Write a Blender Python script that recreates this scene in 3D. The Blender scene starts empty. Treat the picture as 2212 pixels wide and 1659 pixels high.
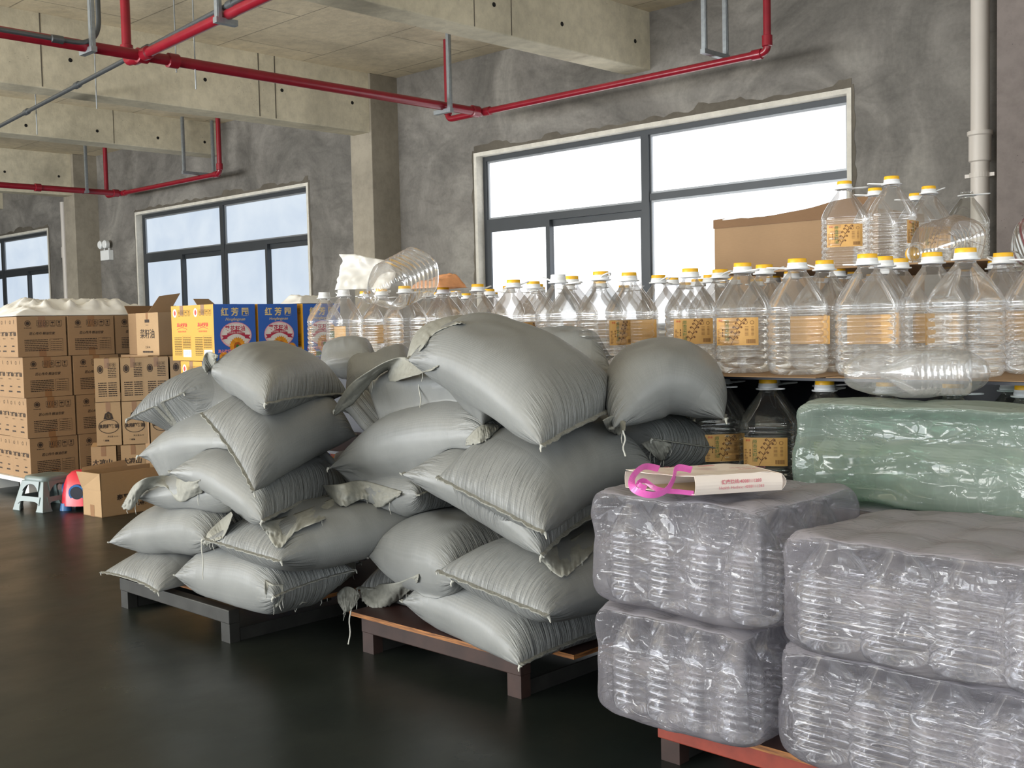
import bpy, bmesh, math, random
from mathutils import Vector, Matrix, noise, Euler
from mathutils.bvhtree import BVHTree
random.seed(7)
sc = bpy.context.scene
C = sc.collection

# ------------------------------------------------------------------ camera
HC = 1.10
CXP, CYP, FP = 1106.0, 829.5, 2409.1
YAW, PITCH, ROLL = 0.770286287, 0.0550930214, -0.0220487635
_f = Vector((-math.sin(YAW)*math.cos(PITCH), math.cos(YAW)*math.cos(PITCH), -math.sin(PITCH)))
_r = Vector((math.cos(YAW), math.sin(YAW), 0)); _u = _r.cross(_f)
_c, _s = math.cos(ROLL), math.sin(ROLL)
CR = _r*_c + _u*_s; CU = _u*_c - _r*_s; CF = _f
O = Vector((0, 0, HC))
cam = bpy.data.cameras.new('camera'); camo = bpy.data.objects.new('camera', cam); C.objects.link(camo)
cam.sensor_width = 36; cam.sensor_fit = 'HORIZONTAL'; cam.lens = FP/2212*36
cam.clip_start = 0.05; cam.clip_end = 200
camo.matrix_world = Matrix(((CR.x, CU.x, -CF.x, O.x), (CR.y, CU.y, -CF.y, O.y), (CR.z, CU.z, -CF.z, O.z), (0, 0, 0, 1)))
sc.camera = camo
sc.view_settings.view_transform = 'Standard'; sc.view_settings.look = 'None'
sc.view_settings.gamma = 1; sc.view_settings.use_curve_mapping = False
sc.view_settings.exposure = 0.0
sc.cycles.transparent_max_bounces = 40
sc.cycles.max_bounces = 7
sc.cycles.diffuse_bounces = 4
sc.cycles.use_denoising = True
sc.cycles.sample_clamp_indirect = 4
# ------------------------------------------------------------------ sky outside the open side of the hall
w = bpy.data.worlds.new('overcast'); sc.world = w; w.use_nodes = True
w.node_tree.nodes['Background'].inputs[0].default_value = (0.90, 0.96, 1.0, 1)
w.node_tree.nodes['Background'].inputs[1].default_value = 1.7

def area(name, loc, rot, sx, sy, power, col):
    l = bpy.data.lights.new(name, 'AREA'); l.shape = 'RECTANGLE'; l.size = sx; l.size_y = sy; l.energy = power; l.color = col
    o = bpy.data.objects.new(name, l); C.objects.link(o); o.location = loc; o.rotation_euler = rot
    return o
# lamps added behind the camera as daylight fill
area('rear_left_fill', (-11.0, -7.6, 1.5), (math.radians(122), 0, math.radians(-6)), 13, 2.8, 1700, (0.93, 0.97, 1.0))  # added unseen lamp, tilted up to brighten sacks, beams and ceiling
area('rear_right_fill', (4.5, -2.0, 2.4), (math.radians(95), 0, math.radians(65)), 5, 2.0, 110, (0.92, 0.97, 1.0))  # added unseen fill for the right wall and the shaded right-hand sacks

area('low_upward_fill', (-10.0, -9.6, 0.05), (math.radians(158), 0, 0), 18, 3.0, 4200, (1.0, 0.985, 0.95))  # added low lamp aimed up to lighten beam undersides and slab

def ray(px, py): return CR*((px-CXP)/FP) - CU*((py-CYP)/FP) + CF
def P(px, py, **k):
    d = ray(px, py)
    if 'X' in k: return O + d*(k['X']/d.x)
    if 'Y' in k: return O + d*(k['Y']/d.y)
    if 'z' in k: return O + d*((k['z']-HC)/d.z)
    return O + d*k['t']

# ------------------------------------------------------------------ materials
def srgb(r, g, b):
    f = lambda c: (c/255/12.92) if c/255 <= 0.04045 else ((c/255+0.055)/1.055)**2.4
    return (f(r), f(g), f(b), 1)
MATS = {}
class NT:
    def __init__(s, name):
        s.m = bpy.data.materials.new(name); s.m.use_nodes = True; s.t = s.m.node_tree; s.n = s.t.nodes; s.l = s.t.links
        s.b = s.n['Principled BSDF']; s.out = s.n['Material Output']; MATS[name] = s.m
    def add(s, typ, **k):
        n = s.n.new(typ)
        for a, v in k.items():
            if a.startswith('i_'):
                key = a[2:]; key = int(key) if key.isdigit() else key.replace('_', ' ')
                n.inputs[key].default_value = v
            else: setattr(n, a, v)
        return n
    def link(s, a, ao, b, bi): s.l.new(a.outputs[ao], b.inputs[bi])
    def coords(s, which='Object', scale=(1, 1, 1), rot=(0, 0, 0)):
        tc = s.add('ShaderNodeTexCoord'); mp = s.add('ShaderNodeMapping')
        mp.inputs['Scale'].default_value = scale; mp.inputs['Rotation'].default_value = rot
        s.link(tc, which, mp, 0); return mp
    def noise(s, mp, scale, detail=4, rough=0.55, dist=0):
        n = s.add('ShaderNodeTexNoise'); n.inputs['Scale'].default_value = scale; n.inputs['Detail'].default_value = detail
        n.inputs['Roughness'].default_value = rough; n.inputs['Distortion'].default_value = dist
        if mp: s.link(mp, 0, n, 0)
        return n
    def ramp(s, src, so, stops):
        r = s.add('ShaderNodeValToRGB'); e = r.color_ramp.elements
        while len(e) < len(stops): e.new(0.5)
        for i, (p, c) in enumerate(stops): e[i].position = p; e[i].color = c if len(c) == 4 else (*c, 1)
        s.link(src, so, r, 0); return r
    def mix(s, a, ao, b, bo, fac=0.5, mode='MULTIPLY', facsrc=None):
        m = s.add('ShaderNodeMix', data_type='RGBA', blend_type=mode); m.inputs[0].default_value = fac
        s.l.new(a.outputs[ao], m.inputs[6]) if not isinstance(a, tuple) else None
        if isinstance(b, tuple): m.inputs[7].default_value = b
        else: s.l.new(b.outputs[bo], m.inputs[7])
        if facsrc: s.l.new(facsrc[0].outputs[facsrc[1]], m.inputs[0])
        return m
    def bump(s, src, so, strength=0.3, dist=0.01, prev=None):
        b = s.add('ShaderNodeBump'); b.inputs['Strength'].default_value = strength; b.inputs['Distance'].default_value = dist
        s.link(src, so, b, 'Height')
        if prev: s.link(prev, 0, b, 'Normal')
        return b
def g(v): return (v, v, v, 1)

def mat_simple(name, col, rough=0.6, metal=0, spec=0.5, nscale=0, namp=0.15, bump=0):
    t = NT(name); t.b.inputs['Roughness'].default_value = rough; t.b.inputs['Metallic'].default_value = metal
    t.b.inputs['Specular IOR Level'].default_value = spec
    mp = t.coords(); n = t.noise(mp, nscale or 12, 4)
    lo = tuple(c*(1-namp) for c in col[:3])+(1,); hi = tuple(min(1, c*(1+namp)) for c in col[:3])+(1,)
    r = t.ramp(n, 0, [(0.3, lo), (0.7, hi)]); t.link(r, 0, t.b, 0)
    if bump: t.link(t.bump(n, 0, bump, 0.003), 0, t.b, 'Normal')
    return t.m

def mat_concrete(name, base, panel=None, seed=0, contrast=0.22, pits=0.5):
    t = NT(name); t.b.inputs['Roughness'].default_value = 0.88; t.b.inputs['Specular IOR Level'].default_value = 0.25
    mp = t.coords(); mp.inputs['Location'].default_value = (seed, seed*2, seed*3)
    n1 = t.noise(mp, 0.9, 5, 0.6, 0.6); n2 = t.noise(mp, 9, 6, 0.65)
    mp2 = t.coords(scale=(1, 1, 0.25)); n3 = t.noise(mp2, 26, 3, 0.6)
    k = contrast
    r1 = t.ramp(n1, 0, [(0.28, tuple(c*(1-k) for c in base[:3])), (0.5, base[:3]), (0.75, tuple(c*(1+k*0.8) for c in base[:3]))])
    r2 = t.ramp(n2, 0, [(0.3, g(0.80)), (0.6, g(1.05))]); m = t.mix(r1, 0, r2, 0, 0.8)
    v = t.add('ShaderNodeTexVoronoi', feature='F1'); v.inputs['Scale'].default_value = 22; t.link(mp, 0, v, 0)
    pr = t.ramp(v, 0, [(0.05, g(1-pits)), (0.11, g(1))])
    nm = t.noise(mp, 2.2, 3); pm = t.ramp(nm, 0, [(0.5, g(0)), (0.62, g(1))])
    m2 = t.mix(m, 2, pr, 0, 1.0, facsrc=(pm, 0))
    src = m2
    if panel:
        br = t.add('ShaderNodeTexBrick', offset=panel.get('off', 0.0)); br.inputs['Scale'].default_value = 1
        br.inputs['Mortar Size'].default_value = 0.008; br.inputs['Brick Width'].default_value = panel['w']; br.inputs['Row Height'].default_value = panel['h']
        br.inputs['Color1'].default_value = g(1); br.inputs['Color2'].default_value = g(0.93); br.inputs['Mortar'].default_value = g(0.42)
        mp3 = t.coords(rot=panel.get('rot', (0, 0, 0))); t.link(mp3, 0, br, 0)
        src = t.mix(m2, 2, br, 0, 0.85)
    t.link(src, 2, t.b, 0)
    b1 = t.bump(n3, 0, 0.12, 0.01); b2 = t.bump(n2, 0, 0.3, 0.01, b1); t.link(b2, 0, t.b, 'Normal')
    return t.m
M_beam = mat_concrete('board_formed_concrete', srgb(208, 199, 175)[:3], None, 1, 0.24, 0.7)
M_ceil = mat_concrete('slab_concrete', srgb(216, 202, 174)[:3], dict(w=2.4, h=1.15, off=0.5), 2, 0.22, 0.3)
M_col = mat_concrete('column_concrete', srgb(146, 138, 123)[:3], None, 3, 0.22, 0.75)
M_colp = mat_concrete('pinkish_concrete', srgb(122, 113, 108)[:3], None, 7, 0.16, 0.75)

def mat_render():
    t = NT('cement_render'); t.b.inputs['Roughness'].default_value = 0.8; t.b.inputs['Specular IOR Level'].default_value = 0.3
    mp = t.coords(); a = t.noise(mp, 0.8, 6, 0.62, 1.2); b = t.noise(t.coords(scale=(1, 1, 2.2)), 2.4, 5, 0.6, 1.5); c = t.noise(mp, 30, 4, 0.6)
    r = t.ramp(a, 0, [(0.3, srgb(92, 89, 84)), (0.5, srgb(116, 112, 106)), (0.68, srgb(143, 139, 131))])
    r2 = t.ramp(b, 0, [(0.30, g(0.80)), (0.5, g(1.0)), (0.75, g(1.08))]); m = t.mix(r, 0, r2, 0, 0.9)
    r3 = t.ramp(c, 0, [(0.3, g(0.9)), (0.7, g(1.06))]); m2 = t.mix(m, 2, r3, 0, 1)
    t.link(m2, 2, t.b, 0); t.link(t.bump(b, 0, 0.2, 0.02, t.bump(c, 0, 0.15, 0.004)), 0, t.b, 'Normal')
    return t.m
M_wall = mat_render()
M_reveal = mat_concrete('pale_plaster_reveal', srgb(205, 200, 188)[:3], None, 4, 0.1, 0.3)
M_patch = mat_concrete('dark_patch_mortar', srgb(96, 90, 80)[:3], None, 5, 0.3, 0.6)

def mat_floor():
    t = NT('green_epoxy_floor'); mp = t.coords(); a = t.noise(mp, 0.7, 5, 0.6, 0.5); b = t.noise(mp, 6, 6, 0.7)
    c = t.noise(t.coords(scale=(1.5, 1, 1), rot=(0, 0, 0.6)), 2.2, 5, 0.6)
    r = t.ramp(a, 0, [(0.3, srgb(24, 31, 30)), (0.7, srgb(39, 43, 39))]); r2 = t.ramp(b, 0, [(0.35, g(0.85)), (0.7, g(1.15))])
    m = t.mix(r, 0, r2, 0, 1)
    v = t.noise(mp, 90, 2, 0.5); sp = t.ramp(v, 0, [(0.70, g(0)), (0.78, g(1))]); m2 = t.mix(m, 2, srgb(96, 94, 84), 0, 0.0, 'MIX')
    mm = t.add('ShaderNodeMath', operation='MULTIPLY'); t.link(sp, 0, mm, 0); mm.inputs[1].default_value = 0.35; t.l.new(mm.outputs[0], m2.inputs[0])
    t.link(m2, 2, t.b, 0)
    rr = t.ramp(c, 0, [(0.3, g(0.26)), (0.7, g(0.40))]); t.link(rr, 0, t.b, 'Roughness')
    t.b.inputs['Specular IOR Level'].default_value = 0.35
    t.link(t.bump(b, 0, 0.05, 0.003), 0, t.b, 'Normal'); return t.m
M_floor = mat_floor()
M_frame = mat_simple('dark_aluminium', srgb(62, 65, 68), 0.4, 0.3, nscale=4, namp=0.06)
M_frame2 = mat_simple('grey_aluminium_bead', srgb(140, 143, 146), 0.35, 0.5, nscale=4, namp=0.05)
def mat_pane(name, c1, c2, strength):
    t = NT(name); mp = t.coords(); n = t.noise(mp, 1.3, 4, 0.5, 0.4)
    r = t.ramp(n, 0, [(0.35, c1), (0.65, c2)]); t.link(r, 0, t.b, 0); t.b.inputs['Roughness'].default_value = 0.25
    t.b.inputs['Base Color'].default_value = g(0.04)
    t.link(r, 0, t.b, 'Emission Color'); t.b.inputs['Emission Strength'].default_value = strength
    t.l.remove(t.b.inputs[0].links[0]); t.b.inputs['Base Color'].default_value = g(0.04); t.b.inputs['Specular IOR Level'].default_value = 0.2; return t.m
M_pane1 = mat_pane('bright_frosted_glass', srgb(240, 247, 255), srgb(255, 255, 255), 2.6)
M_pane2 = mat_pane('bluish_frosted_glass', srgb(208, 223, 240), srgb(224, 236, 248), 0.92)
M_red = mat_simple('red_enamel', srgb(132, 24, 38), 0.28, nscale=9, namp=0.12)
M_steel = mat_simple('galvanised_steel', srgb(150, 155, 158), 0.42, 0.7, nscale=25, namp=0.12)
M_cond = mat_simple('grey_conduit', srgb(95, 98, 100), 0.4, 0.6, nscale=20, namp=0.08)
M_pvc = mat_simple('cream_plastic', srgb(196, 188, 178), 0.4, nscale=2, namp=0.05)
M_white = mat_simple('white_plastic', srgb(225, 226, 224), 0.4, nscale=6, namp=0.03)
M_black = mat_simple('black_hole', srgb(20, 18, 16), 0.9)
M_ply = mat_simple('brown_film_plywood', srgb(62, 38, 34), 0.5, nscale=5, namp=0.2)
def mat_plyedge():
    t = NT('plywood_edge'); mp = t.coords(scale=(1, 1, 14)); n = t.noise(mp, 14, 3); r = t.ramp(n, 0, [(0.35, srgb(96, 58, 28)), (0.65, srgb(160, 106, 56))])
    t.link(r, 0, t.b, 0); t.b.inputs['Roughness'].default_value = 0.7; return t.m
M_plyedge = mat_plyedge()
M_iron = mat_simple('weathered_dark_steel', srgb(46, 46, 44), 0.5, 0.4, nscale=14, namp=0.3, bump=0.2)
M_rust = mat_simple('brown_primer_steel', srgb(50, 33, 28), 0.6, 0.2, nscale=12, namp=0.35, bump=0.2)
M_redrust = mat_simple('red_primer_steel', srgb(128, 50, 34), 0.6, 0.1, nscale=12, namp=0.25, bump=0.2)
def mat_card(name, col, k=0.07):
    t = NT(name); mp = t.coords(); n = t.noise(mp, 3, 5, 0.6); f = t.noise(t.coords(scale=(1, 1, 20)), 30, 3)
    r = t.ramp(n, 0, [(0.3, tuple(c*(1-k) for c in col[:3])), (0.7, tuple(c*(1+k) for c in col[:3]))])
    r2 = t.ramp(f, 0, [(0.3, g(0.94)), (0.7, g(1.03))]); m = t.mix(r, 0, r2, 0, 1); t.link(m, 2, t.b, 0)
    t.b.inputs['Roughness'].default_value = 0.75; t.b.inputs['Specular IOR Level'].default_value = 0.25; return t.m
M_card = mat_card('brown_cardboard', srgb(150, 122, 92))
M_card2 = mat_card('light_cardboard', srgb(166, 138, 104))
M_cardin = mat_card('cardboard_inside', srgb(120, 92, 66))
M_cardpale = mat_card('pale_cardboard_edge', srgb(200, 176, 146))
M_tape = mat_simple('packing_tape', srgb(140, 104, 72), 0.25, nscale=5, namp=0.08)
M_ink = mat_simple('dark_brown_ink', srgb(50, 38, 30), 0.8)
M_yel = mat_simple('yellow_print', srgb(202, 148, 36), 0.45, nscale=3, namp=0.04)
M_blue = mat_simple('blue_print', srgb(52, 104, 196), 0.4, nscale=3, namp=0.05)
M_inkred = mat_simple('red_ink', srgb(196, 60, 50), 0.6)
M_crim = mat_simple('crimson_ribbon_print', srgb(190, 50, 80), 0.5)
M_pinkp = mat_simple('pink_ring_print', srgb(235, 150, 170), 0.5)
M_wprint = mat_simple('white_print', srgb(236, 232, 228), 0.5)
M_gold = mat_simple('pale_gold_print', srgb(232, 206, 140), 0.5)
M_petal = mat_simple('sunflower_petal_print', srgb(240, 160, 40), 0.5, nscale=40, namp=0.2)
M_seed = mat_simple('sunflower_centre_print', srgb(190, 100, 30), 0.5, nscale=60, namp=0.3)
M_leaf = mat_simple('green_leaf_print', srgb(60, 110, 50), 0.5, nscale=40)
M_olive = mat_simple('olive_ink', srgb(96, 78, 24), 0.7)
M_barblue = mat_simple('blue_barcode_ink', srgb(120, 140, 190), 0.6)
M_capy = mat_simple('yellow_cap_plastic', srgb(236, 180, 30), 0.4, nscale=30, namp=0.06)
M_capw = mat_simple('white_cap_plastic', srgb(228, 230, 232), 0.35, nscale=30, namp=0.03)
M_stool = mat_simple('grey_green_plastic', srgb(104, 118, 117), 0.35, nscale=5, namp=0.05)
M_toyred = mat_simple('red_toy_plastic', srgb(205, 50, 66), 0.3, nscale=5, namp=0.08)
M_toyblue = mat_simple('blue_toy_plastic', srgb(40, 100, 160), 0.35)
M_dark = mat_simple('dark_navy_plastic', srgb(22, 26, 40), 0.5)
M_paper = mat_simple('cream_paper', srgb(222, 210, 200), 0.55, nscale=8, namp=0.04)
M_paperin = mat_simple('paper_inside', srgb(205, 184, 150), 0.7)
M_pink = mat_simple('pink_satin', srgb(214, 100, 176), 0.3, nscale=30, namp=0.1)
M_pinkink = mat_simple('rose_ink', srgb(196, 110, 122), 0.7)
M_lab = mat_simple('kraft_label_paper', srgb(206, 160, 92), 0.55, nscale=14, namp=0.08)
M_labink = mat_simple('sepia_ink', srgb(112, 74, 44), 0.7)
M_thread = mat_simple('white_thread', srgb(190, 190, 182), 0.8)

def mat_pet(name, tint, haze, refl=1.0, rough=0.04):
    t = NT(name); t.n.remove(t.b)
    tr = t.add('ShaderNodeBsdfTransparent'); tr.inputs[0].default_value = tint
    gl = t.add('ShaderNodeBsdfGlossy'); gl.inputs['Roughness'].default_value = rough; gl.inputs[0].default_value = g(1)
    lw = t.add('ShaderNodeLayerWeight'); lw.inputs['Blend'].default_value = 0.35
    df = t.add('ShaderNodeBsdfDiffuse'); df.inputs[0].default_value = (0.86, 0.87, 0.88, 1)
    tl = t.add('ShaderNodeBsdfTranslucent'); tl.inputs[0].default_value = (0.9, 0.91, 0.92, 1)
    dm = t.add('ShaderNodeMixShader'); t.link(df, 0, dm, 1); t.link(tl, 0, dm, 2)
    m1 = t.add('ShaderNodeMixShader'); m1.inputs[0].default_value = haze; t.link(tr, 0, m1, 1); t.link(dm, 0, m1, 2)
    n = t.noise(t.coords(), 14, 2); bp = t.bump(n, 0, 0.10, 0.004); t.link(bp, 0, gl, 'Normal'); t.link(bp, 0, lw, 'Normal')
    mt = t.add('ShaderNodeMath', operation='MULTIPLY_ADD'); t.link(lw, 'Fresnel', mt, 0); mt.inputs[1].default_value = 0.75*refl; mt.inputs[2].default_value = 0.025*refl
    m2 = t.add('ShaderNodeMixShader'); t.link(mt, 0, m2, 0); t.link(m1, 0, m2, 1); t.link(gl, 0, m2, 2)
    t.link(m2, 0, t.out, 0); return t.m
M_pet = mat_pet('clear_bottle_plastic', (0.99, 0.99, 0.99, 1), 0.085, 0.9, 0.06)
M_petd = mat_pet('darker_bottle_plastic', (0.90, 0.90, 0.88, 1), 0.04, 0.8)  # darker tint and less haze than the clear bottle plastic

def mat_film(name, col, opac, tint, crumple=1.0, topopac=0.5):
    t = NT(name); t.n.remove(t.b)
    mp = t.coords(); n0 = t.noise(mp, 3, 3, 0.5)
    def creases(rot, sc, dist, width, power):
        n = t.noise(t.coords(scale=sc, rot=rot), 3.0, 2, 0.5, dist)
        a = t.add('ShaderNodeMath', operation='SUBTRACT'); t.link(n, 0, a, 0); a.inputs[1].default_value = 0.5
        b = t.add('ShaderNodeMath', operation='ABSOLUTE'); t.link(a, 0, b, 0)
        return t.ramp(b, 0, [(0.0, g(1)), (width, g(0.2)), (0.22, g(0))])
    c1 = creases((0.5, 0.3, 0.2), (1.6, 1.6, 7.0), 0.4, 0.030, 1); c2 = creases((-0.7, 0.9, 1.0), (1.6, 6.5, 1.6), 0.5, 0.030, 1)
    c3 = creases((1.3, -0.5, 0.4), (2.2, 2.2, 10.0), 0.3, 0.022, 1); c4 = creases((2.2, 0.2, -0.8), (9, 2.5, 2.5), 0.5, 0.022, 1)
    m1_ = t.mix(c1, 0, c2, 0, 1.0, 'ADD'); m2_ = t.mix(c3, 0, c4, 0, 1.0, 'ADD'); nm = t.noise(mp, 4.5, 2); pm = t.ramp(nm, 0, [(0.42, g(0)), (0.62, g(1))]); m2k = t.mix(m2_, 2, pm, 0, 1.0)
    ge = t.add('ShaderNodeNewGeometry'); sx = t.add('ShaderNodeSeparateXYZ'); t.link(ge, 'True Normal', sx, 0)
    top = t.ramp(sx, 2, [(0.55, g(0)), (0.9, g(1))]); inv = t.ramp(sx, 2, [(0.55, g(1)), (0.9, g(0.35))])
    so = t.add('ShaderNodeSeparateXYZ'); t.link(mp, 0, so, 0)
    up = t.ramp(so, 2, [(0.09, g(0.10)), (0.17, g(1))]); st_ = t.mix(up, 0, inv, 0, 1.0); sv = t.add('ShaderNodeMath', operation='MULTIPLY'); t.link(st_, 2, sv, 0); sv.inputs[1].default_value = 0.9*crumple
    b1 = t.bump(m1_, 2, 0.35*crumple, 0.009); b2 = t.bump(m2k, 2, 0.7*crumple, 0.006, b1); b3 = b2
    t.link(sv, 0, b2, 'Strength')
    df = t.add('ShaderNodeBsdfDiffuse'); df.inputs[0].default_value = col
    tl = t.add('ShaderNodeBsdfTranslucent'); tl.inputs[0].default_value = col
    tr = t.add('ShaderNodeBsdfTransparent'); tr.inputs[0].default_value = tint
    gl = t.add('ShaderNodeBsdfGlossy'); gl.inputs['Roughness'].default_value = 0.09; t.link(b3, 0, gl, 'Normal')
    dm = t.add('ShaderNodeMixShader'); dm.inputs[0].default_value = 0.25; t.link(df, 0, dm, 1); t.link(tl, 0, dm, 2)
    oc = t.ramp(n0, 0, [(0.35, g(opac*0.75)), (0.65, g(min(1, opac*1.25)))]); oc2 = t.mix(oc, 0, m2k, 2, 0.10, 'ADD')
    add = t.add('ShaderNodeMath', operation='MULTIPLY_ADD', use_clamp=True); t.link(top, 0, add, 0); add.inputs[1].default_value = topopac; t.link(oc2, 2, add, 2)
    m1 = t.add('ShaderNodeMixShader'); t.link(add, 0, m1, 0); t.link(tr, 0, m1, 1); t.link(dm, 0, m1, 2)
    lw = t.add('ShaderNodeLayerWeight'); lw.inputs['Blend'].default_value = 0.3; t.link(b3, 0, lw, 'Normal')
    mt = t.add('ShaderNodeMath', operation='MULTIPLY_ADD', use_clamp=True); t.link(lw, 'Fresnel', mt, 0); mt.inputs[1].default_value = 0.32; mt.inputs[2].default_value = 0.015
    m2 = t.add('ShaderNodeMixShader'); t.link(mt, 0, m2, 0); t.link(m1, 0, m2, 1); t.link(gl, 0, m2, 2)
    t.link(m2, 0, t.out, 0); return t.m
M_film = mat_film('clear_wrapping_film', (0.35, 0.335, 0.37, 1), 0.34, (0.94, 0.94, 0.96, 1), 1.15, 0.66)
M_filmg = mat_film('green_tinted_film', (0.33, 0.385, 0.35, 1), 0.50, (0.62, 0.86, 0.72, 1), 0.9)
M_filmc = mat_film('thin_bag_film', (0.70, 0.70, 0.70, 1), 0.16, (0.97, 0.97, 0.97, 1), 0.35, 0.05)
M_petr = mat_pet('ribbed_inner_plastic', (0.96, 0.96, 0.97, 1), 0.03, 1.1, 0.08)

def mat_weave():
    t = NT('grey_woven_polypropylene'); t.b.inputs['Roughness'].default_value = 0.42; t.b.inputs['Specular IOR Level'].default_value = 0.45
    mp = t.coords(); n = t.noise(mp, 2.5, 5, 0.6); r = t.ramp(n, 0, [(0.3, srgb(117, 119, 118)), (0.7, srgb(137, 139, 138))])
    uv = t.coords('UV'); fine = t.noise(t.coords('UV', (90, 3, 1)), 6, 2); r2 = t.ramp(fine, 0, [(0.35, g(0.93)), (0.65, g(1.04))]); m = t.mix(r, 0, r2, 0, 1)
    t.link(m, 2, t.b, 0)
    # woven grain + pleats running in from the sewn ends
    wx = t.add('ShaderNodeTexWave', bands_direction='X'); wx.inputs['Scale'].default_value = 55; t.link(uv, 0, wx, 0)
    wy = t.add('ShaderNodeTexWave', bands_direction='Y'); wy.inputs['Scale'].default_value = 42; t.link(uv, 0, wy, 0)
    mw = t.mix(wx, 0, wy, 0, 1.0)
    pl = t.noise(t.coords('UV', (2.2, 34, 1)), 1.6, 3, 0.6, 0.6)
    sx = t.add('ShaderNodeSeparateXYZ'); t.link(uv, 0, sx, 0)
    ab = t.add('ShaderNodeMath', operation='SUBTRACT'); t.link(sx, 0, ab, 0); ab.inputs[1].default_value = 0.5
    a2 = t.add('ShaderNodeMath', operation='ABSOLUTE'); t.link(ab, 0, a2, 0)
    mk = t.ramp(a2, 0, [(0.27, g(0)), (0.49, g(1))]); pm = t.mix(pl, 0, mk, 0, 1.0)
    b1 = t.bump(pm, 2, 1.0, 0.022); b2 = t.bump(mw, 2, 0.25, 0.0012, b1)
    t.link(b2, 0, t.b, 'Normal'); return t.m
M_sack = mat_weave()
M_hem = mat_simple('frayed_woven_cloth', srgb(142, 142, 134), 0.6, nscale=60, namp=0.12, bump=0.5)
M_seam = mat_simple('sewn_seam_cloth', srgb(132, 132, 125), 0.8, nscale=140, namp=0.3, bump=0.6)
M_wbag = mat_simple('white_woven_bag_cloth', srgb(232, 230, 224), 0.55, nscale=5, namp=0.06, bump=0.3)

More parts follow.
